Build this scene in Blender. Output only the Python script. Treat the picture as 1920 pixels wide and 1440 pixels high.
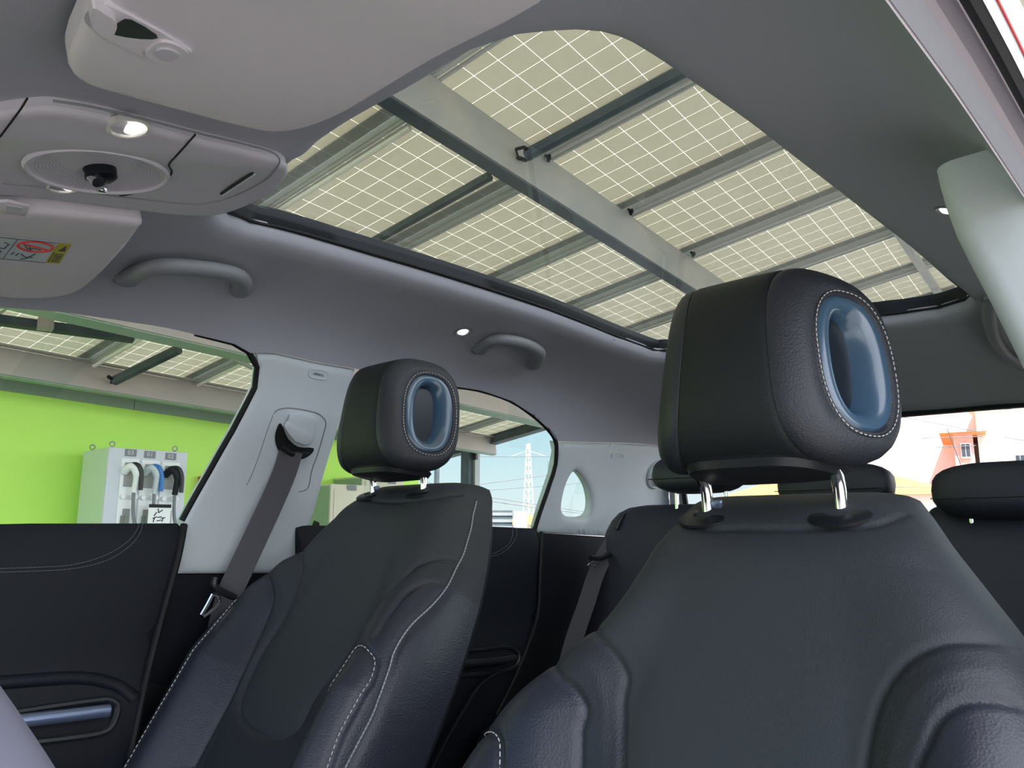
import bpy, bmesh, math, random
import numpy as np
from mathutils import Vector, Matrix
from mathutils.geometry import delaunay_2d_cdt
random.seed(7)
for o in list(bpy.data.objects): bpy.data.objects.remove(o)
SC = bpy.context.scene
COL = SC.collection
# ---------------------------------------------------------------- camera, sky, sun, exposure
CAM = np.array([.735, 0, 1.06]); FPX = 1442.
TH, PS = math.radians(10.6), math.radians(43)
F = np.array([-math.sin(PS)*math.cos(TH), math.cos(PS)*math.cos(TH), math.sin(TH)])
R = np.array([math.cos(PS), math.sin(PS), 0]); U = np.cross(R, F)
cd = bpy.data.cameras.new('camera'); cam = bpy.data.objects.new('camera', cd); COL.objects.link(cam)
cam.matrix_world = Matrix(((R[0], U[0], -F[0], CAM[0]), (R[1], U[1], -F[1], CAM[1]), (R[2], U[2], -F[2], CAM[2]), (0, 0, 0, 1)))
cd.sensor_width = 36; cd.lens = 36*FPX/1920; cd.clip_start = .01; cd.clip_end = 2000
SC.camera = cam
SC.view_settings.view_transform = 'Standard'; SC.view_settings.look = 'None'
SC.view_settings.gamma = 1; SC.view_settings.use_curve_mapping = False
SC.view_settings.exposure = 0.95
W = bpy.data.worlds.new('sky'); SC.world = W; W.use_nodes = True
nt = W.node_tree; nt.nodes.clear()
wo = nt.nodes.new('ShaderNodeOutputWorld'); bg = nt.nodes.new('ShaderNodeBackground')
tc = nt.nodes.new('ShaderNodeTexCoord'); sx = nt.nodes.new('ShaderNodeSeparateXYZ'); cr = nt.nodes.new('ShaderNodeValToRGB')
nt.links.new(tc.outputs['Generated'], sx.inputs[0]); nt.links.new(sx.outputs['Z'], cr.inputs[0])
nt.links.new(cr.outputs[0], bg.inputs[0]); nt.links.new(bg.outputs[0], wo.inputs[0])
e = cr.color_ramp.elements
e[0].position = 0.0; e[0].color = (.90, .97, 1.0, 1)
e[1].position = .45; e[1].color = (.22, .50, .92, 1)
m = e.new(.06); m.color = (.76, .93, 1.0, 1)
m = e.new(.17); m.color = (.48, .78, .98, 1)
bg.inputs[1].default_value = .54
# hazy brighter side of the sky, towards the sun (to the right of the frame)
dp = nt.nodes.new('ShaderNodeVectorMath'); dp.operation = 'DOT_PRODUCT'; dp.inputs[1].default_value = (.93, .10, .35)
mr = nt.nodes.new('ShaderNodeMapRange'); mr.interpolation_type = 'SMOOTHSTEP'; mr.inputs[1].default_value = -.25; mr.inputs[2].default_value = 1.0; mr.inputs[3].default_value = 0; mr.inputs[4].default_value = 1.6
nt.links.new(tc.outputs['Generated'], dp.inputs[0]); nt.links.new(dp.outputs['Value'], mr.inputs[0])
bg2 = nt.nodes.new('ShaderNodeBackground'); bg2.inputs[0].default_value = (1, .96, .97, 1); nt.links.new(mr.outputs[0], bg2.inputs[1])
ad = nt.nodes.new('ShaderNodeAddShader'); nt.links.new(bg.outputs[0], ad.inputs[0]); nt.links.new(bg2.outputs[0], ad.inputs[1]); nt.links.new(ad.outputs[0], wo.inputs[0])
sun = bpy.data.lights.new('sun', 'SUN'); so = bpy.data.objects.new('sun', sun); COL.objects.link(so)
sun.energy = 8.0; sun.angle = math.radians(1.0); sun.color = (1, .95, .86)
sd = Vector((-.52, .42, -1.0)).normalized()          # travel direction of the light
so.rotation_euler = sd.to_track_quat('-Z', 'Y').to_euler()
SC.cycles.max_bounces = 12; SC.cycles.diffuse_bounces = 7; SC.cycles.transparent_max_bounces = 16
SC.cycles.sample_clamp_indirect = 6.0
# ---------------------------------------------------------------- materials
MATS = {}
def mat(name, col, rough=.6, metal=0., spec=.5, bump=None, var=None, coat=0, trans=0, sheen=0):
    if name in MATS: return MATS[name]
    m = bpy.data.materials.new(name); m.use_nodes = True; n = m.node_tree; b = n.nodes['Principled BSDF']
    b.inputs['Base Color'].default_value = (*col, 1); b.inputs['Roughness'].default_value = rough
    b.inputs['Metallic'].default_value = metal; b.inputs['Specular IOR Level'].default_value = spec
    b.inputs['Coat Weight'].default_value = coat
    if sheen: b.inputs['Sheen Weight'].default_value = sheen
    if bump or var:
        t = n.nodes.new('ShaderNodeTexCoord')
    if bump:
        ns = n.nodes.new('ShaderNodeTexNoise' if bump[2] == 'n' else 'ShaderNodeTexVoronoi')
        ns.inputs['Scale'].default_value = bump[0]
        bp = n.nodes.new('ShaderNodeBump'); bp.inputs['Strength'].default_value = bump[1]; bp.inputs['Distance'].default_value = .001
        n.links.new(t.outputs['Object'], ns.inputs['Vector']); n.links.new(ns.outputs[0], bp.inputs['Height'])
        n.links.new(bp.outputs[0], b.inputs['Normal'])
    if var:
        ns = n.nodes.new('ShaderNodeTexNoise'); ns.inputs['Scale'].default_value = var[0]; ns.inputs['Detail'].default_value = 5
        mx = n.nodes.new('ShaderNodeMix'); mx.data_type = 'RGBA'
        mx.inputs[6].default_value = (*col, 1); mx.inputs[7].default_value = (*var[1], 1)
        rp = n.nodes.new('ShaderNodeMapRange'); rp.inputs[1].default_value = var[2] if len(var) > 2 else .35; rp.inputs[2].default_value = var[3] if len(var) > 3 else .7
        n.links.new(t.outputs['Object'], ns.inputs['Vector']); n.links.new(ns.outputs[0], rp.inputs[0]); n.links.new(rp.outputs[0], mx.inputs[0])
        n.links.new(mx.outputs[2], b.inputs['Base Color'])
    if trans:
        tr = n.nodes.new('ShaderNodeBsdfTranslucent'); tr.inputs[0].default_value = (*trans[1], 1)
        ms = n.nodes.new('ShaderNodeMixShader'); ms.inputs[0].default_value = trans[0]
        out = n.nodes['Material Output']
        n.links.new(b.outputs[0], ms.inputs[1]); n.links.new(tr.outputs[0], ms.inputs[2]); n.links.new(ms.outputs[0], out.inputs[0])
    MATS[name] = m; return m
def glassmat(name, tint, gl=.06, rough=0.0):
    m = bpy.data.materials.new(name); m.use_nodes = True; n = m.node_tree; n.nodes.clear()
    out = n.nodes.new('ShaderNodeOutputMaterial'); t = n.nodes.new('ShaderNodeBsdfTransparent'); g = n.nodes.new('ShaderNodeBsdfGlossy')
    t.inputs[0].default_value = (*tint, 1); g.inputs['Roughness'].default_value = rough
    ge = n.nodes.new('ShaderNodeNewGeometry'); dt = n.nodes.new('ShaderNodeVectorMath'); dt.operation = 'DOT_PRODUCT'
    n.links.new(ge.outputs['Incoming'], dt.inputs[0]); n.links.new(ge.outputs['Normal'], dt.inputs[1])
    def mth(op, a, b=None):
        q = n.nodes.new('ShaderNodeMath'); q.operation = op
        if hasattr(a, 'links'): n.links.new(a, q.inputs[0])
        else: q.inputs[0].default_value = a
        if b is not None: q.inputs[1].default_value = b
        return q
    ab = mth('ABSOLUTE', dt.outputs['Value']); iv = mth('SUBTRACT', 1.0); n.links.new(ab.outputs[0], iv.inputs[1])
    pw = mth('POWER', iv.outputs[0], 5.0); ml = mth('MULTIPLY', pw.outputs[0], .9); fr = mth('ADD', ml.outputs[0], gl)
    ms = n.nodes.new('ShaderNodeMixShader')
    n.links.new(fr.outputs[0], ms.inputs[0]); n.links.new(t.outputs[0], ms.inputs[1]); n.links.new(g.outputs[0], ms.inputs[2]); n.links.new(ms.outputs[0], out.inputs[0])
    return m
def emis(name, col, s):
    m = bpy.data.materials.new(name); m.use_nodes = True; b = m.node_tree.nodes['Principled BSDF']
    b.inputs['Base Color'].default_value = (*col, 1); b.inputs['Emission Color'].default_value = (*col, 1); b.inputs['Emission Strength'].default_value = s
    return m
M_head = mat('headliner fabric', (.41, .415, .475), .85, bump=(900, .25, 'n'), spec=.2)
M_trim = mat('grey trim plastic', (.60, .65, .69), .48, bump=(1500, .15, 'n'), spec=.4)
M_vis = mat('visor vinyl', (.70, .66, .71), .6, bump=(1300, .2, 'n'), spec=.3)
M_cons = mat('console plastic', (.56, .54, .60), .5, bump=(1500, .12, 'n'), spec=.4)
M_handle = mat('handle plastic', (.22, .23, .25), .5, spec=.4)
M_leather = mat('black leather', (.024, .027, .036), .5, bump=(420, .35, 'v'), spec=.45)
M_hrl = mat('headrest leather', (.012, .015, .018), .6, bump=(600, .3, 'v'), spec=.35)
M_leather2 = mat('soft black leather', (.036, .041, .050), .60, bump=(600, .3, 'v'), spec=.4)
M_bol = mat('navy tinted bolster leather', (.022, .025, .040), .40, bump=(420, .3, 'v'), spec=.5)
M_rear = mat('rear bench leather', (.028, .030, .045), .5, bump=(420, .3, 'v'), spec=.5)
M_dark = mat('black plastic', (.012, .014, .018), .4, spec=.5)
M_door = mat('dark door skin', (.006, .008, .014), .6, bump=(700, .25, 'v'), spec=.28)
M_rub = mat('black rubber', (.008, .009, .011), .6, spec=.3)
M_black = mat('gloss black frame', (.004, .006, .011), .45, spec=.3)
M_chrome = mat('chrome', (.85, .85, .85), .12, 1.)
M_sat = mat('satin bar', (.22, .27, .42), .3, .7)  # blue light on the pull bar is put into this colour
M_thread = mat('white thread', (.62, .60, .58), .7)
M_greythread = mat('grey thread', (.16, .18, .21), .7)
M_belt = mat('grey webbing', (.085, .082, .095), .75, bump=(1200, .4, 'n'), spec=.3)
M_ring = mat('sky tinted glossy ring', (.045, .095, .16), .24, spec=.8, coat=.4)  # black plastic, with the reflected blue sky put into its colour
M_slot = mat('dark slot', (.006, .012, .022), .3)
M_alu = mat('aluminium rail', (.50, .51, .49), .45, .15)
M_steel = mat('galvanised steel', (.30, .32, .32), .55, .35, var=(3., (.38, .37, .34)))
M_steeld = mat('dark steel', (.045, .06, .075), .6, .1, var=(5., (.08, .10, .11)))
M_rust = mat('pinkish primed steel', (.46, .40, .38), .6, .1, var=(2., (.40, .38, .37)))
M_cell = mat('solar cell back', (.235, .235, .22), .45, var=(9., (.28, .27, .24), .35, .75), trans=(.31, (.52, .50, .43)))
M_back = mat('clear backsheet', (.65, .65, .6), .4, trans=(.75, (.72, .70, .58)))
M_wall = mat('lime green paint', (.60, .97, .16), .6, var=(.35, (.55, .95, .16)))
M_flash = mat('grey green flashing', (.30, .40, .32), .5)
M_ground = mat('concrete ground', (.24, .235, .23), .9, var=(1.5, (.20, .195, .19)))
M_cabw = mat('white enclosure', (.62, .66, .74), .4)
M_cabp = mat('white plastic panel', (.85, .87, .90), .35)
M_cabg = mat('enclosure side', (.62, .70, .66), .4)
M_cream = mat('cream cabinet', (.66, .62, .50), .5)
M_facade = mat('white render', (.88, .84, .80), .8)
M_pink = mat('pink render', (.72, .42, .38), .8)
M_orange = mat('orange roof tiles', (.75, .30, .08), .8)
M_glassd = mat('dark pane', (.05, .06, .08), .1)
M_pylon = mat('pale pylon', (.46, .43, .36), .6)
M_wire = mat('wire', (.12, .14, .16), .6)
M_red = mat('red', (.75, .03, .03), .5)
M_yel = mat('label yellow', (.55, .50, .05), .6)
M_white = mat('label white', (.60, .66, .70), .6)
M_ink = mat('label ink', (.05, .07, .08), .6)
M_seal = mat('lilac grey seal', (.50, .45, .50), .5)
M_lamp = emis('lamp lens', (1, .98, .92), .9)
M_lampdim = mat('lamp reflector', (.75, .74, .70), .25, .3)
M_blue = mat('blue plastic', (.03, .18, .55), .35)
M_cable = mat('grey cable', (.20, .21, .23), .5)
G_side = glassmat('side glass', (.88, .95, .92))
G_roof = glassmat('roof glass', (.86, .89, .86))
G_rear = glassmat('rear glass', (.94, .95, .95))
# ---------------------------------------------------------------- helpers
def tag(o, label=None, cat=None, group=None, kind=None):
    if label: o['label'] = label
    if cat: o['category'] = cat
    if group: o['group'] = group
    if kind: o['kind'] = kind
    return o
def thing(name, label, cat, loc=(0, 0, 0), group=None):
    o = bpy.data.objects.new(name, None); COL.objects.link(o); o.location = loc; o.empty_display_size = .05
    bpy.context.view_layer.update()
    return tag(o, label, cat, group)
def link(name, me, m, parent=None, smooth=True, kind=None, label=None):
    me.materials.append(m)
    o = bpy.data.objects.new(name, me); COL.objects.link(o)
    if smooth:
        me.polygons.foreach_set('use_smooth', [True]*len(me.polygons))
        me.set_sharp_from_angle(angle=math.radians(38))
    if parent:
        o.parent = parent
        if parent.type == 'EMPTY': o.matrix_parent_inverse = parent.matrix_basis.inverted()
    if kind: o['kind'] = kind
    if label: o['label'] = label
    return o
class MB:
    def __init__(s): s.v = []; s.f = []
    def add(s, vs, fs):
        n = len(s.v); s.v += [tuple(map(float, v)) for v in vs]; s.f += [tuple(i+n for i in f) for f in fs]; return s
    def box(s, c, ax, ay, az):
        c, ax, ay, az = map(np.asarray, (c, ax, ay, az))
        vs = [c+i*ax+j*ay+k*az for i in (-1, 1) for j in (-1, 1) for k in (-1, 1)]
        return s.add(vs, [(0, 1, 3, 2), (4, 6, 7, 5), (0, 4, 5, 1), (2, 3, 7, 6), (0, 2, 6, 4), (1, 5, 7, 3)])
    def bx(s, x0, y0, z0, x1, y1, z1):
        return s.box(((x0+x1)/2, (y0+y1)/2, (z0+z1)/2), ((x1-x0)/2, 0, 0), (0, (y1-y0)/2, 0), (0, 0, (z1-z0)/2))
    def tube(s, pts, r, n=8, up=None, flat=1., caps=True):
        pts = [np.asarray(p, float) for p in pts]; N = len(pts); base = len(s.v); vs = []
        prev = None
        for i, p in enumerate(pts):
            t = pts[min(i+1, N-1)]-pts[max(i-1, 0)]; t = t/(np.linalg.norm(t)+1e-12)
            if up is not None: a = np.asarray(up[i] if isinstance(up, list) else up, float)
            elif prev is None: a = np.array([0, 0, 1.]) if abs(t[2]) < .9 else np.array([1., 0, 0])
            else: a = prev
            b = np.cross(t, a); b /= np.linalg.norm(b)+1e-12; a2 = np.cross(b, t); prev = a2
            rr = r[i] if isinstance(r, (list, tuple)) else r
            for k in range(n):
                q = 2*math.pi*k/n; vs.append(p+rr*(math.cos(q)*b+math.sin(q)*a2*flat))
        fs = []
        for i in range(N-1):
            for k in range(n):
                fs.append((i*n+k, i*n+(k+1) % n, (i+1)*n+(k+1) % n, (i+1)*n+k))
        if caps: fs += [tuple(range(n))[::-1], tuple((N-1)*n+k for k in range(n))]
        return s.add(vs, fs)
    def lathe(s, c, ax, prof, n=24, sx=1., e1=None, sy=1.):
        ax = np.asarray(ax, float); ax /= np.linalg.norm(ax); c = np.asarray(c, float)
        a = np.asarray(e1, float) if e1 is not None else np.cross(ax, [0, 0, 1] if abs(ax[2]) < .9 else [1, 0, 0]); a = a-ax*(a@ax); a /= np.linalg.norm(a); b = np.cross(ax, a)
        vs = [c+ax*h+r*(sx*math.cos(2*math.pi*k/n)*a+sy*math.sin(2*math.pi*k/n)*b) for r, h in prof for k in range(n)]
        fs = [(i*n+k, i*n+(k+1) % n, (i+1)*n+(k+1) % n, (i+1)*n+k) for i in range(len(prof)-1) for k in range(n)]
        fs += [tuple(range(n))[::-1], tuple((len(prof)-1)*n+k for k in range(n))]
        return s.add(vs, fs)
    def me(s, name):
        m = bpy.data.meshes.new(name); m.from_pydata(s.v, [], s.f); m.update(); return m
    def out(s, name, m, parent=None, smooth=True, bevel=0, seg=2, recalc=True, **k):
        me = s.me(name)
        if recalc or bevel:
            b = bmesh.new(); b.from_mesh(me)
            if recalc: bmesh.ops.recalc_face_normals(b, faces=b.faces)
            if bevel: bmesh.ops.bevel(b, geom=[e for e in b.edges if len(e.link_faces) == 2 and e.calc_face_angle(0) > .6], offset=bevel, segments=seg, affect='EDGES', profile=.5)
            b.to_mesh(me); b.free()
        return link(name, me, m, parent, smooth, **k)
def spline(pts, n=8, closed=False):
    P = [np.asarray(p, float) for p in pts]; N = len(P); out = []
    rng = range(N) if closed else range(N-1)
    for i in rng:
        g = lambda j: P[j % N] if closed else P[min(max(j, 0), N-1)]
        a, b, c, d = g(i-1), g(i), g(i+1), g(i+2)
        for k in range(n):
            t = k/n; out.append(.5*((2*b)+(c-a)*t+(2*a-5*b+4*c-d)*t*t+(3*b-a-3*c+d)*t**3))
    if not closed: out.append(P[-1])
    return out
def resample(P, step, closed=False):
    P = [np.asarray(p, float) for p in P]
    if closed: P = P+[P[0]]
    out = [P[0]]; acc = 0
    for a, b in zip(P[:-1], P[1:]):
        L = np.linalg.norm(b-a); n = max(1, int(round(L/step)))
        if L < 1e-9: continue
        for k in range(1, n+1): out.append(a+(b-a)*k/n)
    return out[:-1] if closed else out
def ray(px, py): return F*FPX+R*(px-960)+U*(720-py)
def proj(P):
    d = np.asarray(P, float)-CAM; z = d@F; return np.array([960+FPX*(d@R)/z, 720-FPX*(d@U)/z])
def hit(px, py, p0, n):
    d = ray(px, py); n = np.asarray(n, float); return CAM+d*(((np.asarray(p0, float)-CAM)@n)/(d@n))
def atx(px, py, x): return hit(px, py, (x, 0, 0), (1, 0, 0))
def aty(px, py, y): return hit(px, py, (0, y, 0), (0, 1, 0))
def atz(px, py, z): return hit(px, py, (0, 0, z), (0, 0, 1))
# ---------------------------------------------------------------- the cabin shell surface
PR = [(.735, -.60), (.735, -.15), (.72, 0), (.694, .1), (.655, .22), (.628, .30), (.606, .35), (.575, .385), (.53, .412), (.46, .436), (.37, .452), (.2, .463), (0, .467)]
PHI = [math.degrees(math.atan2(z, x)) for x, z in PR]; RAD = [math.hypot(x, z) for x, z in PR]
YC = [(-.6, .10), (-.2, .24), (0, .30), (.1, .330), (.22, .362), (.32, .385), (.40, .405), (.48, .435), (.55, .455), (.7, .465), (1.1, .467), (1.5, .457), (1.73, .44), (1.95, .405), (2.1, .36), (2.3, .29), (2.5, .2)]
YX = [a for a, b in YC]; YZ = [b/.467 for a, b in YC]
def catm(xs, ys, x):
    n = len(xs)
    if x <= xs[0]: return ys[0]
    if x >= xs[-1]: return ys[-1]
    i = max(j for j in range(n-1) if xs[j] <= x)
    def m(k):
        if k == 0: return (ys[1]-ys[0])/(xs[1]-xs[0])
        if k == n-1: return (ys[-1]-ys[-2])/(xs[-1]-xs[-2])
        return (ys[k+1]-ys[k-1])/(xs[k+1]-xs[k-1])
    h = xs[i+1]-xs[i]; t = (x-xs[i])/h
    return (2*t**3-3*t*t+1)*ys[i]+(t**3-2*t*t+t)*h*m(i)+(-2*t**3+3*t*t)*ys[i+1]+(t**3-t*t)*h*m(i+1)
def S(th, y):
    ph = th if th <= 90 else 180-th
    r = catm(PHI, RAD, ph); s = catm(YX, YZ, y)
    w = min(1, max(0, (ph-12)/38)); w = w*w*(3-2*w); s = 1+(s-1)*w
    x = r*math.cos(math.radians(ph)); z = r*math.sin(math.radians(ph))*s
    return np.array([-x if th <= 90 else x, y, 1.06+z])
def xd(z): return catm([-.8, -.5, -.36, -.30, -.24, -.15, -.05, -.02, 0.005, .02], [.70, .67, .655, .662, .685, .692, .700, .706, .716, .722], z)
def D(z, y): return np.array([-xd(z), y, 1.06+z])        # inner skin of the passenger-side doors
def normal(sf, a, b, da, db, inside=np.array([0, 1.0, .95])):
    p = sf(a, b); n = np.cross(sf(a+da, b)-p, sf(a, b+db)-p); n /= np.linalg.norm(n)+1e-12
    c = np.array([0, p[1], .95])-p
    return n if n@c > 0 else -n
def NS(th, y): return normal(S, th, y, .2, .004)
def ND(z, y): return normal(D, z, y, .004, .004)
def mkgrid(sf, A, B):
    g = [(a, b) for a in A for b in B]; return np.array(g), np.array([proj(sf(*q)) for q in g])
GS = mkgrid(S, np.arange(-44, 152, 3.), np.arange(.05, 2.5, .06))
GD = mkgrid(D, np.arange(-.8, .02, .04), np.arange(.1, 2.4, .08))
def hitp(px, py, sf=S, G=None, da=.05, db=.002, sc=(6, .15)):
    G = G or GS
    p = G[0][int(np.argmin(np.hypot(G[1][:, 0]-px, G[1][:, 1]-py)))].copy()
    for _ in range(25):
        q = proj(sf(*p)); e_ = np.array([px, py])-q
        if abs(e_).max() < .05: break
        J = np.array([(proj(sf(p[0]+da, p[1]))-q)/da, (proj(sf(p[0], p[1]+db))-q)/db]).T
        try: st = np.linalg.solve(J, e_)
        except Exception: break
        p = p+np.clip(st, [-sc[0], -sc[1]], [sc[0], sc[1]])
    return p
def hs(px, py): return hitp(px, py)
def hd(px, py): return hitp(px, py, D, GD, .003, .003, (.05, .15))
def hsP(px, py, off=0):
    if abs(off) > .0025:
        a = hitp(px, py, lambda th, y: S(th, y)+NS(th, y)*off)
        if np.hypot(*(proj(S(*a)+NS(*a)*off)-(px, py))) < 3: return S(*a)+NS(*a)*off
    a = hs(px, py); return S(*a)+NS(*a)*off
def hdP(px, py, off=0):
    if abs(off) > .0025:
        a = hitp(px, py, lambda z, y: D(z, y)+ND(z, y)*off, GD, .003, .003, (.05, .15))
        if np.hypot(*(proj(D(*a)+ND(*a)*off)-(px, py))) < 3: return D(*a)+ND(*a)*off
    a = hd(px, py); return D(*a)+ND(*a)*off
def inpoly(P, poly):
    P = np.asarray(P); x, y = P[:, 0], P[:, 1]; ins = np.zeros(len(P), bool); q = np.asarray(poly)
    j = len(q)-1
    for i in range(len(q)):
        c = ((q[i, 1] > y) != (q[j, 1] > y))
        with np.errstate(divide='ignore', invalid='ignore'):
            xi = (q[j, 0]-q[i, 0])*(y-q[i, 1])/(q[j, 1]-q[i, 1]+1e-15)+q[i, 0]
        ins ^= c & (x < xi); j = i
    return ins
def pdist(P, line, closed=False):
    P = np.asarray(P, float); L = np.asarray(line, float); d = np.full(len(P), 1e9)
    n = len(L) if closed else len(L)-1
    for i in range(n):
        a, b = L[i], L[(i+1) % len(L)]; ab = b-a; t = np.clip(((P-a)@ab)/(ab@ab+1e-15), 0, 1)
        d = np.minimum(d, np.linalg.norm(P-(a+t[:, None]*ab), axis=1))
    return d
def patch(name, sf, nf, outer, holes, m, parent=None, step=.03, off=0., thick=.006, rolls=(), scl=(.0075, 1.), parts=None, **k):
    """surface patch of sf bounded by outer (param space), thick slab away from the cabin, edges rolled over"""
    s = np.array(scl)
    O = np.array(resample([np.asarray(p)*s for p in outer], step, True)); H = [np.array(resample([np.asarray(p)*s for p in h], step*.7, True)) for h in holes]
    RL = [(O if w == 'outer' else H[w], r) for w, r in rolls]
    pts = [tuple(p) for p in O]; edges = [(i, (i+1) % len(O)) for i in range(len(O))]; loops = [(0, len(O))]
    for h in H:
        b = len(pts); pts += [tuple(p) for p in h]; edges += [(b+i, b+(i+1) % len(h)) for i in range(len(h))]; loops.append((b, len(h)))
    lo, hi = O.min(0), O.max(0); g = []
    for i, xx in enumerate(np.arange(lo[0], hi[0], step*.87)):
        for yy in np.arange(lo[1]+(i % 2)*step/2, hi[1], step): g.append((xx, yy))
    cand = [(np.array(g) if g else np.zeros((0, 2)), step*.45)]
    for L, r in RL:
        for fr in (.12, .3, .55, .95):
            t = np.roll(L, -1, 0)-np.roll(L, 1, 0); t /= np.linalg.norm(t, axis=1)[:, None]+1e-12
            nn = np.stack([-t[:, 1], t[:, 0]], 1)
            for sg in (1, -1): cand.append((L+nn*sg*fr*r, fr*r*.9))
    for c, dmin in cand:
        if len(c) == 0: continue
        ok = inpoly(c, O) & (pdist(c, O, True) > dmin)
        for h in H: ok &= ~inpoly(c, h) & (pdist(c, h, True) > dmin)
        if c is cand[0][0]:
            for L, r in RL: ok &= pdist(c, L, True) > r*1.1
        pts += [tuple(p) for p in c[ok]]
    V, E, Fc, *_ = delaunay_2d_cdt([Vector(p) for p in pts], edges, [], 0, 1e-6)
    V = np.array([(v.x, v.y) for v in V]); T = np.array([f for f in Fc if len(f) == 3])
    cen = V[T].mean(1); ok = inpoly(cen, O)
    for h in H: ok &= ~inpoly(cen, h)
    T = T[ok]
    dep = np.zeros(len(V))
    for L, r in RL:
        d = np.clip(pdist(V, L, True)/r, 0, 1); dep = np.maximum(dep, r*.75*(1-np.sqrt(np.clip(1-(1-d)**2, 0, 1))))
    mb = MB(); n = len(V); A = []; B = []
    for i, v in enumerate(V):
        a, b = v/s; p = sf(a, b); nn = nf(a, b)
        A.append(p+nn*(off-dep[i])); B.append(p+nn*(off-dep[i]-thick))
    fr = []
    for t in T:
        a = A[t[0]]; nn = np.cross(A[t[1]]-a, A[t[2]]-a); c = np.array([0, a[1], .95])-a
        t = tuple(int(q) for q in t)
        fr.append(t if nn@c > 0 else t[::-1])
    cnt = {}
    for t in fr:
        for i in range(3):
            e_ = (t[i], t[(i+1) % 3]); cnt[e_] = 1
    bd = [e_ for e_ in cnt if (e_[1], e_[0]) not in cnt]
    mb.add(A, fr); mb.add(B, [t[::-1] for t in fr])
    wv = A+B; mb.add(wv, [(e_[1], e_[0], e_[0]+n, e_[1]+n) for e_ in bd])
    return mb.out(name, m, parent, recalc=False, **k)
def pxs(pts, f=hs): return [f(*p) for p in pts]
def linepx(pts, f=hsP, off=0, n=6, closed=False): return [f(p[0], p[1], off) for p in spline([np.array(q, float) for q in pts], n, closed)]
def setstruct(o, label=None): o['kind'] = 'structure'; (label and o.__setitem__('label', label)); return o

# ================================================================ CAR SHELL (the room)
SF = [(416, 402), (438, 391), (475, 369), (511, 346), (542, 326), (574, 301), (610, 274), (645, 250), (677, 230), (717, 208), (756, 187), (820, 152), (900, 105), (960, 84), (1050, 76), (1110, 80), (1170, 100), (1230, 135), (1290, 175), (1400, 250), (1500, 325), (1600, 400), (1700, 475), (1765, 530)]
SB = [(1822, 574), (1808, 586), (1760, 600), (1700, 608), (1640, 614)]
sunp = pxs(SF)+pxs(SB)
sunp += [(90, 1.755), (70, 1.755), np.array([60, 1.75]), np.array([55, 1.72])]
sunp += pxs([(1225, 674), (1155, 649), (1030, 602), (905, 563), (796, 531), (695, 503), (598, 476), (520, 456), (471, 446), (436, 432), (419, 418)])
W1T = [(-200, 566), (-100, 568), (0, 576), (120, 585), (250, 605), (370, 628), (440, 645), (470, 662), (486, 690), (482, 728), (462, 768), (440, 810), (400, 880), (345, 978)]
w1top = pxs([(-100, 568), (0, 576), (120, 585), (250, 605), (370, 628), (440, 645), (470, 662)])
# rail boundary of the headliner on the passenger side
seamB = pxs([(480, 661), (520, 662), (560, 671), (600, 680), (670, 692)])
w2top = pxs([(760, 704), (835, 722), (900, 732), (960, 752), (1000, 778), (1030, 805), (1044, 826)])
seamD = pxs([(1044, 827), (1100, 829), (1225, 834)])
outer = [np.array([33, .0])]+w1top+seamB+w2top+seamD+[np.array([24.5, 2.24]), np.array([50, 2.245]), np.array([90, 2.25]), np.array([130, 2.255]), np.array([155.4, 2.24]),
         np.array([155.4, 1.4]), np.array([155.4, .9]), np.array([155.4, .3]), np.array([155.4, 0.]), np.array([150, -.15]), np.array([90, -.2]), np.array([35, -.15])]
ceil = patch('ceiling', S, NS, outer, [sunp], M_head, step=.03, thick=.012, rolls=[(0, .028)])
setstruct(ceil, 'grey cloth headliner with the long sunroof opening')
# sunroof: black frame wall, step, glass
sr = [S(*p) for p in spline(sunp, 4, True)]
c0 = np.mean(sr, axis=0)
def grow(P, g, dz): 
    v = P-c0; v[2] = 0; L = np.linalg.norm(v); return P+v/L*g+np.array([0, 0, dz])
win3 = thing('window_3', 'tinted glass sunroof in its black frame above the front seats', None, tuple(c0)); del win3['label']; win3['kind'] = 'structure'
prof = [(.016, .008), (.008, .016), (.012, .022), (.004, .030), (.002, .058), (.06, .058), (.06, .008)]
mb = MB(); n = len(sr); vs = [grow(p, g, dz) for g, dz in prof for p in sr]
mb.add(vs, [(i*n+k, i*n+(k+1) % n, (i+1)*n+(k+1) % n, (i+1)*n+k) for i in range(len(prof)-1) for k in range(n)])
mb.out('frame', M_black, win3)
shade = MB(); vs = [grow(p, g, dz) for g, dz in [(.006, .024), (-.006, .026), (-.006, .029), (.006, .030)] for p in sr]
shade.add(vs, [(i*n+k, i*n+(k+1) % n, ((i+1) % 4)*n+(k+1) % n, ((i+1) % 4)*n+k) for i in range(4) for k in range(n)])
shade.out('inner_seal', M_rub, win3)
glp = [tuple((p[0]-90)*1.06+90 if j == 0 else p[1] for j in (0, 1)) for p in sunp]
def SG(a, b): return S(a, b)+np.array([0, 0, .040])
mb = MB(); A_, B_ = 13, 19
mb.add([(x, y, 1.06+.520-.025*(x/.46)**2-.035*((y-1.05)/.75)**2) for y in np.linspace(.36, 1.84, B_) for x in np.linspace(-.46, .46, A_)], [(j*A_+i, j*A_+i+1, (j+1)*A_+i+1, (j+1)*A_+i) for j in range(B_-1) for i in range(A_-1)])
mb.out('pane', G_roof, win3, recalc=False)
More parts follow.
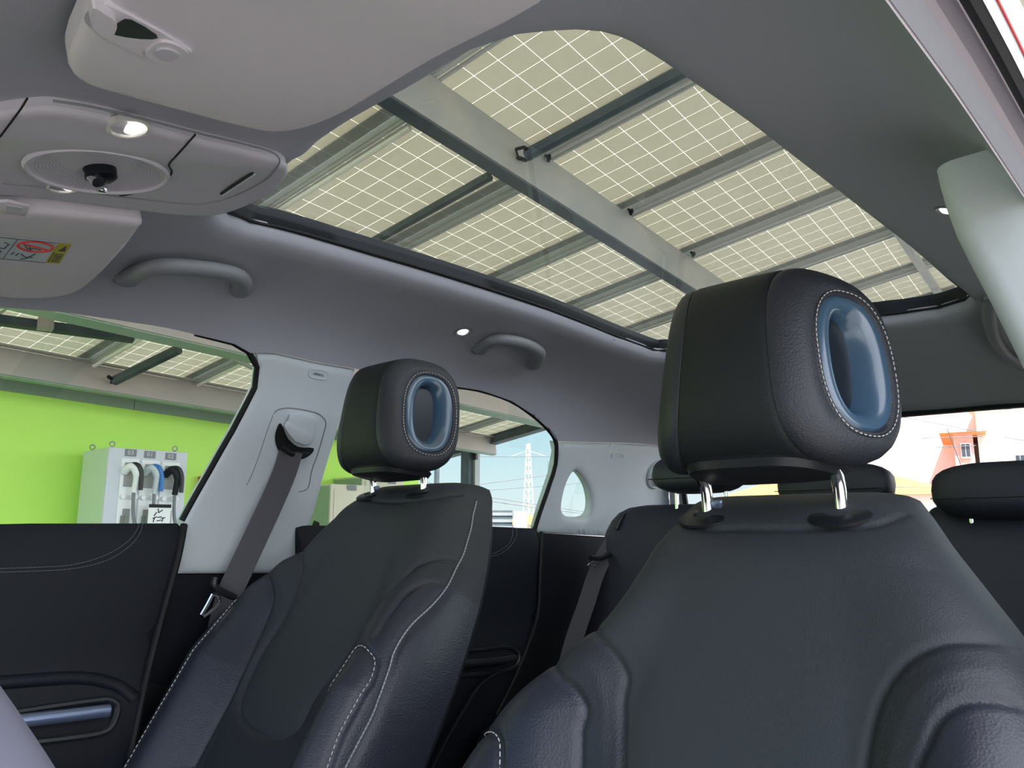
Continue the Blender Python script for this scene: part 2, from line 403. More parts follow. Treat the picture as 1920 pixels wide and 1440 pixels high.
# ---- passenger side window openings
win1poly = pxs(W1T)+[hs(200, 981), hs(0, 981), hs(-150, 981)]
WB1 = spline(pxs(W1T[2:]), 3)
def pane(name, poly, off, glass, label=None):
    w = patch(name, S, NS, poly, [], glass, step=.08, off=off, thick=.0); return setstruct(w, label)
pane('window_1', [np.array([35, .02])]+w1top+pxs([(486, 690), (440, 810), (345, 985)])+[np.array([-1, .3]), np.array([-1, .0])], -.012, G_side)
w2poly = w2top[:-1]+pxs([(1044, 826), (1046, 850), (1040, 890), (1005, 992)])+[np.array([-1, 1.3]), hs(585, 985), hs(623, 840), hs(668, 700)]
pane('window_2', w2poly, -.012, G_side)
# weatherstrips
def strip(name, pts, r, m=M_rub, parent=None, off=0., flat=1.):
    mb = MB(); P = [S(*p)+NS(*p)*off for p in resample([np.array(q)*np.array([.0075, 1]) for q in pts], .012) for p in [p/np.array([.0075, 1])]]
    mb.tube(P, r, 8, flat=flat); o = mb.out(name, m, parent); return o
setstruct(strip('trim_1', pxs(W1T[5:]), .0062, off=-.009), 'black rubber seal round the front side window')
setstruct(strip('trim_2', spline(w2top+pxs([(1046, 850), (1040, 890), (1005, 995)]), 3), .0065, off=-.006), 'black rubber seal round the rear side window')
# ---- B pillar trim (passenger side)
bp = seamB[0:1]+seamB[1:]+pxs([(650, 760), (624, 843), (590, 965), (560, 1076), (330, 1076), (345, 978), (400, 880), (440, 810), (462, 768), (482, 728), (487, 690), (483, 668)])
bp = [p+np.array([0, 0]) for p in bp]
# recess round the belt guide is drawn as a narrow raised rim
bt = patch('trim_3', S, NS, [p-np.array([.25, 0]) if i < 5 else p for i, p in enumerate(bp)], [], M_trim, step=.02, off=.0, thick=.02, rolls=[('outer', .012)])
setstruct(bt, 'light grey pillar trim between the front and rear side windows')
def rimline(name, pts, r, m, parent, off=.0005, closed=False, f=hsP):
    mb = MB(); P = linepx(pts, f, off, 5, closed)
    if closed: P.append(P[0])
    mb.tube(P, r, 6); return mb.out(name, m, parent)
rimline('recess_edge', [(513, 776), (522, 768), (545, 765), (590, 773), (606, 783), (611, 795), (606, 815), (596, 850), (585, 880), (577, 915), (560, 922)], .0011, M_handle, bt)
rimline('recess_edge', [(512, 778), (500, 810), (487, 850), (472, 890), (462, 910)], .0008, M_handle, bt)
def badge(pts4, parent, letters=None, d=.0015):
    """pill shaped badge: centre px, axis px"""
    (cx, cy), (ax, ay), (bx_, by_) = pts4
    ring = [(cx+ax*math.copysign(abs(math.cos(t))**.5, math.cos(t))*1.0+bx_*math.copysign(abs(math.sin(t))**.8, math.sin(t)), cy+ay*math.copysign(abs(math.cos(t))**.5, math.cos(t))+by_*math.copysign(abs(math.sin(t))**.8, math.sin(t))) for t in np.linspace(0, 2*math.pi, 25)[:-1]]
    mb = MB(); n = 24
    lay = [[hsP(x, y, -.001) for x, y in ring], [hsP(x, y, d) for x, y in ring], [hsP(cx+(x-cx)*.84, cy+(y-cy)*.8, d) for x, y in ring], [hsP(cx+(x-cx)*.8, cy+(y-cy)*.72, d*.2) for x, y in ring]]
    mb.add(sum(lay, []), [(i*n+k, i*n+(k+1) % n, (i+1)*n+(k+1) % n, (i+1)*n+k) for i in range(3) for k in range(n)]+[tuple(3*n+k for k in range(n))])
    return mb.out('airbag_badge', M_trim, parent)
def text_on(txt, f, c, ax, ay, h, m, parent, name='lettering', ext=.0004):
    cu = bpy.data.curves.new('txt', 'FONT'); cu.body = txt; cu.align_x = 'CENTER'; cu.align_y = 'CENTER'; cu.size = h; cu.extrude = ext; cu.resolution_u = 2
    o = bpy.data.objects.new('txt', cu); me = bpy.data.meshes.new_from_object(o); bpy.data.objects.remove(o)
    c, ax, ay = map(lambda q: np.asarray(q, float), (c, ax, ay)); ax /= np.linalg.norm(ax); ay = ay-ax*(ay@ax); ay /= np.linalg.norm(ay); az = np.cross(ax, ay)
    for v in me.vertices:
        q = c+ax*v.co.x+ay*v.co.y+az*v.co.z; v.co = Vector(q)
    return link(name, me, m, parent, smooth=False)
b1 = badge(((597, 702), (19, 3), (-1, 9.5)), bt)
pA, pB, pC = hsP(580, 699, .001), hsP(614, 705, .001), hsP(597, 702, .0012)
text_on('AIRBAG', None, pC, pB-pA, hsP(598, 692, .001)-hsP(596, 712, .001), .0075, M_handle, bt)
# lower B pillar (dark) and shut lines
lb = pxs([(330, 1078), (560, 1078), (600, 980), (640, 1200), (560, 1600), (170, 1600), (238, 1440), (300, 1200)])
lbo = patch('trim_4', S, NS, lb, [], M_door, step=.05, off=-.004, thick=.02)
setstruct(lbo, 'dark lower pillar cover behind the front door')
mb = MB(); mb.tube(linepx([(345, 984), (332, 1050), (300, 1170), (270, 1290), (238, 1440), (210, 1560)], hdP, -.004, 4), .007, 8)
setstruct(mb.out('trim_5', M_rub), 'black door seal beside the pillar')
# ---- rear quarter trim with small window
q = [(1044, 828), (1060, 829), (1100, 830), (1225, 835)]
qo = [p-np.array([.3, 0]) for p in pxs(q)]+[np.array([24.2, 2.245]), np.array([-3, 2.40]), np.array([-3, 2.25])]+pxs([(1150, 1006), (1080, 1003), (1012, 999), (1008, 990), (1040, 890), (1047, 850)])
qh = spline(pxs([(1080, 884), (1092, 892), (1103, 908), (1109, 924), (1112, 945), (1109, 963), (1100, 972), (1082, 973), (1067, 970), (1058, 962), (1055, 950), (1059, 925), (1068, 899)]), 3, True)
qt = patch('trim_6', S, NS, qo, [qh], M_trim, step=.025, off=.0, thick=.02, rolls=[('outer', .010), (0, .014)])
setstruct(qt, 'light grey rear quarter trim with the small quarter window')
patch('window_5', S, NS, [hs(1040, 870), hs(1130, 870), hs(1130, 985), hs(1040, 985)], [], G_side, step=.06, off=-.028, thick=0)['kind'] = 'structure'
badge(((1158, 855), (12, 1), (0, 5.5)), qt)
# speaker grille beside the rear headrest
mb = MB(); cP = hsP(1232, 890, .006); nn = NS(*hs(1232, 890))
mb.lathe(cP, nn, [(.050, -.012), (.050, 0), (.046, .004), (.0, .006)], 28)
sg = mb.out('speaker_grille', M_trim, qt)
mb = MB(); a1 = np.cross(nn, [0, 0, 1]); a1 /= np.linalg.norm(a1); a2 = np.cross(nn, a1)
for i in range(-11, 12):
    for j in range(-11, 12):
        x, y = i*.004+(j % 2)*.002, j*.0035
        if x*x+y*y < .043**2:
            mb.lathe(cP+a1*x+a2*y+nn*(.0062-.0015*(math.hypot(x, y)/.046)), nn, [(.0012, 0), (.0012, .0004)], 6)
mb.out('perforation', M_rub, sg, smooth=False, kind='stuff')
# dark lower quarter beside the rear bench, wheel-arch
lq = pxs([(1014, 1000), (1150, 1008)])+[np.array([-3.2, 2.40]), np.array([-25, 2.40]), np.array([-30, 1.3])]+pxs([(960, 1290), (1000, 1180), (1010, 1100)])
setstruct(patch('trim_7', S, NS, lq, [], M_door, step=.05, off=-.002, thick=.02), 'dark lower quarter panel beside the rear bench')
mb = MB(); mb.tube(linepx([(1015, 998), (1012, 1080), (1009, 1140), (1000, 1180), (966, 1268), (930, 1340)], hdP, -.003, 4), .006, 8)
setstruct(mb.out('trim_8', M_rub), 'black seal behind the rear door')
# ---- doors, passenger side
def doorpanel(name, poly, lab):
    o = patch(name, D, ND, poly, [], M_door, step=.03, off=0, thick=.03, scl=(1., 1.), rolls=[('outer', .008)]); return setstruct(o, lab)
d1 = doorpanel('door_1', [np.array([0, .05])]+[hd(60, 979), hd(335, 979)]+pxs([(343, 988), (330, 1050), (298, 1170), (268, 1290), (236, 1440), (205, 1560)], hd)+[np.array([-.6, .5]), np.array([-.6, .05])], 'dark front passenger door panel with white stitched curve')
def stitch(name, pts, f, parent, w=.0006, off=.001, closed=False, dash=.004, gap=.0028, m=None, sub=6):
    P = linepx(pts, f, off, sub, closed) if f else pts
    return dashes(name, P, parent, w, dash, gap, m)
def dashes(name, P, parent, w, dash, gap, m=None):
    P = [np.asarray(p) for p in P]; mb = MB(); seg = np.linalg.norm(np.diff(P, axis=0), axis=1); cum = np.concatenate([[0], np.cumsum(seg)])
    def at(s): return np.array([np.interp(s, cum, [p[i] for p in P]) for i in range(3)])
    s = 0
    while s+dash < cum[-1]:
        a, b = at(s), at(s+dash); mb.tube([a, (a+b)/2, b], [w*.7, w, w*.7], 5); s += dash+gap
    return mb.out(name, m or M_thread, parent, kind='stuff')
for dx, dy in ((0, 0), (-8, -7)):
    stitch('stitching', [(268+dx*.8, 980), (262+dx, 1000+dy*.3), (245+dx, 1022+dy*.7), (212+dx, 1045+dy), (170+dx, 1060+dy), (120, 1068+dy), (60, 1071+dy), (0, 1073+dy), (-60, 1074+dy)], hdP, d1, .0005, .0012, dash=.006, gap=.0006, m=M_greythread)
# pull handle of the front door
hp = [(-60, 1362), (20, 1354), (90, 1346), (150, 1339), (190, 1334), (206, 1333)]
mb = MB(); mb.tube(linepx(hp, hdP, .030, 4), [.011]*3+[.0105]*17+[.008], 12); dh = mb.out('door_handle', M_sat, d1, label='satin pull bar in blue-lit tone')
rim = [(-60, 1345), (20, 1337), (100, 1325), (180, 1314), (205, 1313), (219, 1322), (219, 1338), (210, 1360), (195, 1372), (160, 1380), (60, 1392), (-60, 1402)]
mb = MB(); mb.tube(linepx(rim, hdP, .004, 4), .006, 8); mb.out('handle_recess', M_dark, d1)
mb = MB(); mb.tube(linepx([(-60, 1285), (60, 1276), (150, 1272), (215, 1285), (250, 1310)], hdP, -.004, 4), .012, 10); mb.out('armrest_edge', M_door, d1)
d2 = doorpanel('door_2', [hd(555, 983), hd(700, 984), hd(905, 985), hd(1000, 989)]+pxs([(1011, 995), (1009, 1080), (1006, 1140), (996, 1180), (962, 1268), (925, 1340)], hd)+[np.array([-.6, 1.3]), np.array([-.6, .98]), np.array([-.3, .93])], 'dark rear passenger door panel with stitched curve')
for dx in (0, -7):
    stitch('stitching', [(967+dx, 988), (968+dx, 1002), (960+dx, 1020), (942+dx, 1036+dx*.4), (918, 1044+dx*.6), (895, 1047+dx*.7)], hdP, d2, .0006, .0012, dash=.006, gap=.0006, m=M_greythread)
mb = MB(); mb.tube(linepx([(840, 1246), (890, 1243), (940, 1238), (965, 1234)], hdP, .03, 4), [.010]*18+[.007], 12); mb.out('door_handle', M_dark, d2)
mb = MB(); mb.tube(linepx([(845, 1222), (900, 1218), (950, 1212), (972, 1225), (965, 1250), (920, 1262), (845, 1268)], hdP, .004, 4), .006, 8); mb.out('handle_recess', M_dark, d2)
mb = MB(); mb.tube(linepx([(935, 1260), (900, 1285), (870, 1330), (830, 1400), (800, 1460)], hdP, .02, 4), .004, 8); mb.out('map_pocket_edge', M_door, d2)
# ---- rear window, hatch frame
mbf = MB(); 
def rg(u, v):  # rear glass plane: u -1..1, v 0 top 1 bottom
    return np.array([u*(.60+.05*v), 2.262+.17*v-.03*u*u, 1.372-.012*u*u-.36*v])
gl = MB(); N = 9; vs = [rg(-1+2*i/(N-1), j/4) for j in range(5) for i in range(N)]
gl.add(vs, [(j*N+i, j*N+i+1, (j+1)*N+i+1, (j+1)*N+i) for j in range(4) for i in range(N-1)])
w4 = gl.out('window_4', G_rear, recalc=False); w4['kind'] = 'structure'
P = [rg(u, 0.012) for u in np.linspace(-1, 1, 15)]
mb = MB(); mb.tube([p+np.array([0, -.006, .0]) for p in P], .011, 8, flat=.9); mb.out('upper_band', M_dark, w4)
for sgn in (-1, 1):
    mb = MB(); mb.tube([rg(sgn, v)+np.array([sgn*.004, -.004, 0]) for v in np.linspace(0, 1, 6)], .010, 8); mb.out('side_band', M_dark, w4)
    mb = MB(); a = [rg(sgn, v) for v in np.linspace(0, 1, 5)]; b = [S(24.4-27.4*t if sgn < 0 else 155.6+27.4*t, 2.235+.16*t) for t in np.linspace(0, 1, 5)]
    mb.add(a+b, [(i, i+1, 5+i+1, 5+i) for i in range(4)]); mb.out('hatch_trim', M_trim, w4)
mb = MB(); mb.bx(-.72, 2.42, .3, .72, 2.46, 1.02); setstruct(mb.out('wall_rear', M_door), 'dark tailgate lower trim')
# ---- driver side: rail, seals, body flange, B pillar, lower side
mb = MB(); ys = np.linspace(-.2, 2.2, 50)
def railP(y, dx, dz): p = S(155.4, y); return np.array([p[0]+dx*.82, y, p[2]+dz])
mb = MB(); k = 5; vs = []
for y in ys: vs += [railP(y, *q_) for q_ in ((-.002, -.001), (.006, .010), (.016, .013), (.026, .010), (.030, .004), (.032, .03))]
mb.add(vs, [(i*6+j, i*6+j+1, (i+1)*6+j+1, (i+1)*6+j) for i in range(len(ys)-1) for j in range(5)])
setstruct(mb.out('trim_9', M_seal), 'lilac grey door opening seal on the driver side')
mb = MB(); mb.tube([railP(y, .036, .012) for y in ys], .0075, 8); setstruct(mb.out('trim_10', M_rub), 'black outer door seal on the driver side')
mb = MB(); vs = []
for y in ys: vs += [railP(y, *q_) for q_ in ((.042, .006), (.047, .012), (.047, .06), (.042, .06))]
mb.add(vs, [(i*4+j, i*4+(j+1) % 4, (i+1)*4+(j+1) % 4, (i+1)*4+j) for i in range(len(ys)-1) for j in range(4)])
bf = setstruct(mb.out('trim_11', M_cabw), 'pale body edge of the roof rail')
mb = MB(); mb.tube([railP(y, .0475, .012) for y in ys], .0008, 6); mb.out('red_edge', M_red, bf, label='thin red painted edge')
# driver B pillar, rounded column
def pil(zr, k):
    xi = catm([-.6, 0, .14, .208, .283, .345, .372], [.655, .652, .609, .589, .566, .556, .556], zr); y0 = .79+.012*math.sin(zr*3)+.0; y1 = y0+.155; xo = max(xi+.06, .735-.30*max(0, zr))
    r = .022; pts = []
    for cx, cy, a0 in ((xi+r, y0+r, 180), (xo-r, y0+r, 270), (xo-r, y1-r, 0), (xi+r, y1-r, 90)):
        for t in range(0, 91, 15): a = math.radians(a0+t); pts.append((cx+r*math.cos(a), cy+r*math.sin(a), 1.06+zr))
    return pts
zs = [-.6, -.3, 0, .05, .1, .14, .18, .21, .25, .28, .31, .335, .352]
mb = MB(); n = 28; vs = sum([pil(z, 0) for z in zs], []); mb.add(vs, [(i*n+k, i*n+(k+1) % n, (i+1)*n+(k+1) % n, (i+1)*n+k) for i in range(len(zs)-1) for k in range(n)])
setstruct(mb.out('trim_12', M_trim), 'light grey pillar trim behind the driver door opening')
# rear side of the driver flank: glass and quarter trim, mirrored from the other side
mir = lambda L: [np.array([180-p[0], p[1]]) for p in L]
o = patch('window_6', S, NS, mir(w2poly), [], G_side, step=.08, off=-.012, thick=.0); setstruct(o)
o = patch('trim_13', S, NS, mir(qo), [mir(qh)], M_trim, step=.03, off=.0, thick=.02); setstruct(o, 'light grey rear quarter trim on the driver side')
o = patch('trim_14', S, NS, mir(lq), [], M_door, step=.06, off=-.002, thick=.02); setstruct(o, 'dark lower quarter panel on the driver side')
# bonnet and cowl in front of the cabin
mb = MB(); vs = [(x, y, .99-.10*((y+.75)/-1.1)**2-.06*(x/.8)**2) for y in np.linspace(-.75, -1.85, 9) for x in np.linspace(-.8, .8, 11)]
mb.add(vs, [(j*11+i, j*11+i+1, (j+1)*11+i+1, (j+1)*11+i) for j in range(8) for i in range(10)]); hb = mb.out('bonnet', mat('pale car paint', (.72, .66, .68), .35, coat=.5)); tag(hb, 'pale painted car bonnet ahead of the windscreen', 'bonnet')
# lower body
mb = MB(); mb.bx(-.80, -.7, .30, .80, 2.45, .34); setstruct(mb.out('floor', M_rub), 'black car floor')
mb = MB(); mb.bx(-.75, -.72, .3, .75, -.68, .92); setstruct(mb.out('wall_front', M_dark), 'firewall below the windscreen')
mb = MB(); mb.bx(.70, .95, .34, .74, 2.44, 1.02); setstruct(mb.out('door_3', M_door), 'dark rear door panel on the driver side')
mb = MB(); mb.bx(-.80, .0, .30, -.76, 2.44, 1.02); setstruct(mb.out('wall_left', M_dark), 'outer door skins of the passenger side')


# ================================================================ OUTSIDE: solar canopy
E1 = np.array([-.10129, .99454, -.02519]); E2 = np.array([.98060, .10408, .16609]); E3 = np.cross(E1, E2); E3 *= np.sign(E3[2])
OC = CAM+np.array([-3.07882, 2.39643, 2.17097]); CU = .158; PIT = 6.307
def cn(a, b, c=0.): return OC+E1*CU*a+E2*CU*b+E3*c
def cbox(mb, a0, a1, b0, b1, c0, c1): return mb.box(cn((a0+a1)/2, (b0+b1)/2, (c0+c1)/2), E1*CU*(a1-a0)/2, E2*CU*(b1-b0)/2, E3*(c1-c0)/2)
MC = Matrix(((E1[0], E2[0], E3[0], 0), (E1[1], E2[1], E3[1], 0), (E1[2], E2[2], E3[2], 0), (0, 0, 0, 1)))
hc = CU/2-.0012; ch = .004
cell_me = bpy.data.meshes.new('cell')
cell_me.from_pydata([(-hc+ch, -hc, 0), (hc-ch, -hc, 0), (hc, -hc+ch, 0), (hc, hc-ch, 0), (hc-ch, hc, 0), (-hc+ch, hc, 0), (-hc, hc-ch, 0), (-hc, -hc+ch, 0)], [], [tuple(range(8))[::-1]])
cell_me.materials.append(M_cell)
def local(me_mb, name, m, org, parent, **k):
    me = me_mb.me(name)
    return link(name, me, m, parent, smooth=False, **k)
def proto_panel():
    pr = {}
    a0, a1, b0, b1 = -.06, 6.06, -.07, 10.07
    s = MB(); s.add([(a0*CU, b0*CU, .004), (a1*CU, b0*CU, .004), (a1*CU, b1*CU, .004), (a0*CU, b1*CU, .004)], [(3, 2, 1, 0)]); pr['sheet'] = s.me('sheet'); pr['sheet'].materials.append(M_back)
    for nm, (p, q, r_, t) in dict(frame_rail_a=(a0-.08, a0, b0-.08, b1+.08), frame_rail_b=(a1, a1+.08, b0-.08, b1+.08), frame_rail_c=(a0, a1, b0-.08, b0), frame_rail_d=(a0, a1, b1, b1+.08)).items():
        s = MB(); s.bx(p*CU, r_*CU, -.030, q*CU, t*CU, .008); me = s.me('frame_rail'); me.materials.append(M_alu); pr[nm] = me
    s = MB()
    for i in range(6):
        for j in range(10):
            s.add([((i+.5)*CU+v.co.x, (j+.5)*CU+v.co.y, 0) for v in cell_me.vertices], [tuple(range(8))[::-1]])
    pr['cells'] = s.me('cells'); pr['cells'].materials.append(M_cell)
    return pr
PP = proto_panel()
def lk(name, me, parent, loc=(0, 0, 0), **k):
    o = bpy.data.objects.new(name, me); COL.objects.link(o); o.parent = parent; o.location = loc
    for a, b in k.items(): o[a] = b
    return o
ORD = ['first', 'second', 'third', 'fourth', 'fifth', 'sixth', 'seventh', 'eighth', 'ninth', 'tenth', 'eleventh', 'twelfth']
COLS = [('A', 2.33, 0.0, 'in the roof row right of the wide beam'), ('B', -8.0, 0.0, 'in the roof row left of the wide beam'),
        ('C', -18.3+.0, 1.2, 'in the second row left of the wide beam'), ('D', -28.62, 2.45, 'in the lowest row beside the green wall'), ('E', 12.66, 0.0, 'in the row above the driver side of the car'), ('F', 23.0, 0.0, 'in an added unseen row shading the driver side')]  # row F is unseen, added to keep the sun off the car
for cnm, b0, ash, where in COLS:
    A0 = -.15+ash if cnm not in 'AEF' else -1.02
    for k in range(-5, 6):
        oo = cn(A0+.12+k*PIT, b0)
        vis = (cnm in 'AB' and -1 <= k <= 4) or (cnm == 'D' and -2 <= k <= 1)
        t = bpy.data.objects.new('solar_panel', None); COL.objects.link(t); t.matrix_world = Matrix.Translation(Vector(oo)) @ MC
        n_ = k+2
        tag(t, 'solar panel, %s from the front, %s' % (ORD[k+5], where), 'solar panel', 'solar panels of the canopy roof')
        for nm in ('sheet',): lk('backsheet', PP[nm], t)
        for nm in ('frame_rail_a', 'frame_rail_b', 'frame_rail_c', 'frame_rail_d'): lk('frame_rail', PP[nm], t)
        if vis:
            for i in range(6):
                for j in range(10): lk('solar_cell', cell_me, t, ((i+.5)*CU, (j+.5)*CU, 0))
        else: lk('solar_cells', PP['cells'], t, kind='stuff')
# steel frame of the canopy
cf = thing('canopy_frame', 'grey steel beams, posts and rails carrying the solar panel roof', 'carport', (-6.9, 7.6, 0))
def beam(web, c0, c1, fl, m, nm='beam', a0=-33, a1=38.5, ml=None):
    mb = MB(); cbox(mb, a0, a1, web-.06, web, c0, c1); cbox(mb, a0, a1, web-fl, web-.06, c1, c1+.008); cbox(mb, a0, a1, web-fl*.8, web-.06, c0-.008, c0)
    return mb.out(nm, m, cf, smooth=False)
B1 = beam(2.66, -.055, -.336, .52, M_steel)
mb = MB(); cbox(mb, -33, 38.5, 2.12, 2.60, -.346, -.3375); mb.out('flange_tint', M_steeld, B1, smooth=False)  # dark skin puts the shade under the beam into its colour
B0 = beam(11.5, -.045, -.13, .35, M_steel)
B2 = beam(-17.2, -.055, -.30, .85, M_rust)
mb = MB(); cbox(mb, -33, 38.5, -18.1, -17.25, -.312, -.3015); mb.out('flange_tint', M_flash, B2, smooth=False)  # green bounce from the wall is put into the flange colour
B3 = beam(-26.6, -.045, -.27, .42, M_rust)
mb = MB(); cbox(mb, -33, 38.5, -27.05, -26.65, -.282, -.2715); mb.out('flange_tint', M_flash, B3, smooth=False)  # same painted green bounce under this beam
mb = MB(); cbox(mb, -33, 38.5, -26.58, -26.2, -.03, -.042); mb.out('top_lip', M_rust, B3, smooth=False)
mb = MB(); cbox(mb, -33, 38.5, -7.9, -7.6, -.05, -.12); mb.out('beam', M_rust, cf, smooth=False)
mb = MB(); cbox(mb, -33, 38.5, -32.2, -28.1, .02, .035); mb.out('sun_board', M_steel, cf, smooth=False)  # board added to block the sun from the top of the wall
# rafters: twin aluminium rails under each joint, an unseen sheet trough above to darken the cells beside them
for cnm, b0, ash, where in COLS:
    A0 = -.15+ash if cnm not in 'AEF' else -1.02
    for k in range(-4, 7):
        a = A0+k*PIT; L = b0+10.2
        mb = MB(); cbox(mb, a-.05, a+.07, b0-.1, L, -.045, -.031); cbox(mb, a+.20, a+.27, b0-.1, L, -.05, -.031); mb.out('rail', M_alu, cf, smooth=False)
        if cnm in 'AB' and k > -1 or cnm == 'D':
            mb = MB(); cbox(mb, a-.95, a-.15, b0-.05, L-.1, .06, .12); mb.out('shade_trough', M_steeld, cf, smooth=False)
def brace(p, q, r, m, nm='brace'):
    mb = MB(); mb.tube([p, q], r, 8); o = mb.out(nm, m, cf); return o
tb = brace(cn(-.02+.15, -7.3, -.05), cn(.02+.15, 0.35, -.05), .017, mat('sunlit tone tube', (.85, .84, .78), .4))  # near-white tone puts the sunlight on the tube into its colour
hb = lambda px, py, c: hit(px, py, cn(0, 0, c), E3)
x0, x1 = hb(640, 487, -.13), hb(912, 334, -.13); brace(x0, x1+(x1-x0)*.02, .030, M_steeld)
x0, x1 = hb(988, 291, -.22), hb(1262, 144, -.22); br = brace(x0, x1+(x1-x0)*1.2, .036, M_steeld)
mb = MB()
mb.tube([hb(1000, 285, -.20), hb(982, 276, -.21), hb(967, 280, -.22)], .010, 6); mb.tube([hb(1002, 292, -.22), hb(985, 300, -.23), hb(972, 296, -.22)], .012, 6)
mb.tube([hb(967, 280, -.22), hb(972, 296, -.22), hb(959, 298, -.23), hb(966, 305, -.23)], .007, 6); mb.tube([hb(962, 300, -.22), hb(976, 309, -.22)], .004, 6)
mb.out('bracket', M_rub, br)
for px_r, py_r in ((1025, 293), (1180, 394), (1297, 474), (494, 397)):
    q_ = hb(px_r, py_r, -.08); mb = MB(); mb.tube([q_-E1*.012, q_+E1*.012, q_+E1*.012-E3*.03], .011, 6); mb.tube([q_+E2*.02, q_+E2*.02-E3*.03], .008, 6); mb.out('rail_clamp', M_rub, cf)
# tube and brace seen through the front side window
brace(cn(8.8-.06, -27.3, -.06), cn(8.8-.06, -19.5, -.06), .015, MATS['sunlit tone tube'])
brace(cn(2.45, -27.3, -.06), cn(2.45, -19.5, -.06), .018, MATS['sunlit tone tube'])
x0, x1 = hit(215, 714, cn(0, 0, -.2), E3), hit(335, 655, cn(0, 0, -.08), E3); b3 = brace(x0, x1, .045, M_steeld)
mb = MB(); 
for dx, dy in ((-12, -8), (-6, 3), (6, 0)): mb.tube([hit(215, 714, cn(0, 0, -.2), E3), hit(215+dx, 714+dy, cn(0, 0, -.19), E3)], .016, 6)
mb.out('bracket', M_rub, b3)
mb = MB(); x0, x1 = hit(-80, 590, cn(0, 0, -.16), E3), hit(250, 634, cn(0, 0, -.16), E3); up_ = E3*.035; dr = (x1-x0)/2; sd_ = np.cross(dr, E3); sd_ = sd_/np.linalg.norm(sd_)*.03
mb.box((x0+x1)/2, dr, sd_, up_); b4 = mb.out('tie_bar', M_steeld, cf, smooth=False)
x0 = hit(85, 608, cn(0, 0, -.16), E3); mb = MB(); mb.box(x0, dr/np.linalg.norm(dr)*.05, sd_*1.3, up_*1.15); mb.out('joint_plate', M_rust, b4, smooth=False)
x0, x1 = hit(436, 672, cn(0, 0, -.1), E3), hit(500, 702, cn(0, 0, -.1), E3); brace(x0, x1, .022, M_alu)
# end beam and post, seen through the rear side window
ea = 37.9
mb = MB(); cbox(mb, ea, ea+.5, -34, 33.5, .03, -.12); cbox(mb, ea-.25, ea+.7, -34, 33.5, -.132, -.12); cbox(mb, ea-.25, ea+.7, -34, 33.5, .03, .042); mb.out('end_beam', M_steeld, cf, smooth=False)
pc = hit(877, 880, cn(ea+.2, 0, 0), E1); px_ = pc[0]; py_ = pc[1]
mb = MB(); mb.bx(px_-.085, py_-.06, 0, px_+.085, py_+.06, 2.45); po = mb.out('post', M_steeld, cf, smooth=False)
mb = MB(); mb.bx(px_-.06, py_-.066, 1.36, px_+.05, py_-.060, 1.46); mb.out('sticker', mat('yellow sticker', (.45, .40, .04), .5), po, smooth=False)
pc2 = hit(889, 880, cn(ea+.6, 0, 0), E1)
mb = MB(); mb.bx(pc2[0]-.03, pc2[1]-.05, 0, pc2[0]+.07, pc2[1]+.05, 2.42); mb.out('downpipe', M_steel, cf, smooth=False)
mb = MB(); a_ = hit(897, 832, pc2, E1); mb.box(a_+np.array([0, -.06, -.1]), (.03, 0, 0), (0, .02, 0), (0, 0, .14)); mb.out('bracket', M_dark, cf, smooth=False)
pc3 = hit(819, 890, cn(60, 0, 0), E1); mb = MB(); mb.bx(pc3[0]-.04, pc3[1]-.04, 0, pc3[0]+.04, pc3[1]+.04, 3.); mb.out('post', M_steeld, cf, smooth=False)
for pxx in (3.9,):
    for yy in (-3.5, 8.4): mb = MB(); mb.bx(pxx-.1, yy-.1, 0, pxx+.1, yy+.1, 3.9); mb.out('post', M_steeld, cf, smooth=False)
# ---- ground, wall
mb = MB(); mb.bx(-300, -120, -.3, 300, 500, 0); setstruct(mb.out('ground', M_ground, smooth=False), 'sunlit concrete ground')
WN = np.array([E1[1], -E1[0], 0]); WP = np.array([-7.15, 2.0, 0])
wa, wb = hit(-500, 655, WP, WN), hit(440, 795, WP, WN); we = hit(785, 880, WP, WN)
d_ = (wb-wa); zt = lambda y: wa[2]+(y-wa[1])*d_[2]/d_[1]; xw = lambda y: wa[0]+(y-wa[1])*d_[0]/d_[1]
ya, yb = -5., we[1]
mb = MB(); vs = []
for y in (ya, yb):
    for dx in (0, -.2): vs += [(xw(y)+dx, y, 0), (xw(y)+dx, y, zt(y))]
mb.add(vs, [(0, 1, 5, 4), (2, 6, 7, 3), (0, 2, 3, 1), (4, 5, 7, 6), (1, 3, 7, 5)]); gw = setstruct(mb.out('wall_outside', M_wall, smooth=False), 'lime green painted wall')
jy = hit(250, 757, WP, WN)[1]
for i, (y0, y1) in enumerate([(ya, jy), (jy+.006, yb)]):
    mb = MB(); vs = []
    for y in (y0, y1): vs += [(xw(y)+.02, y, zt(y)-.01), (xw(y)+.02, y, zt(y)+.165), (xw(y)-.25, y, zt(y)+.165), (xw(y)-.25, y, zt(y)-.01)]
    mb.add(vs, [(0, 1, 5, 4), (1, 2, 6, 5), (2, 3, 7, 6), (3, 0, 4, 7), (0, 3, 2, 1), (4, 5, 6, 7)]); mb.out('flashing_sheet', M_flash, gw, smooth=False)
mb = MB()
for i in range(16):
    y = ya+i*.75; mb.lathe((xw(y)+.021, y, zt(y)+.14), (1, 0, 0), [(.009, 0), (.009, .006)], 8)
mb.out('rivets', M_alu, gw, kind='stuff')
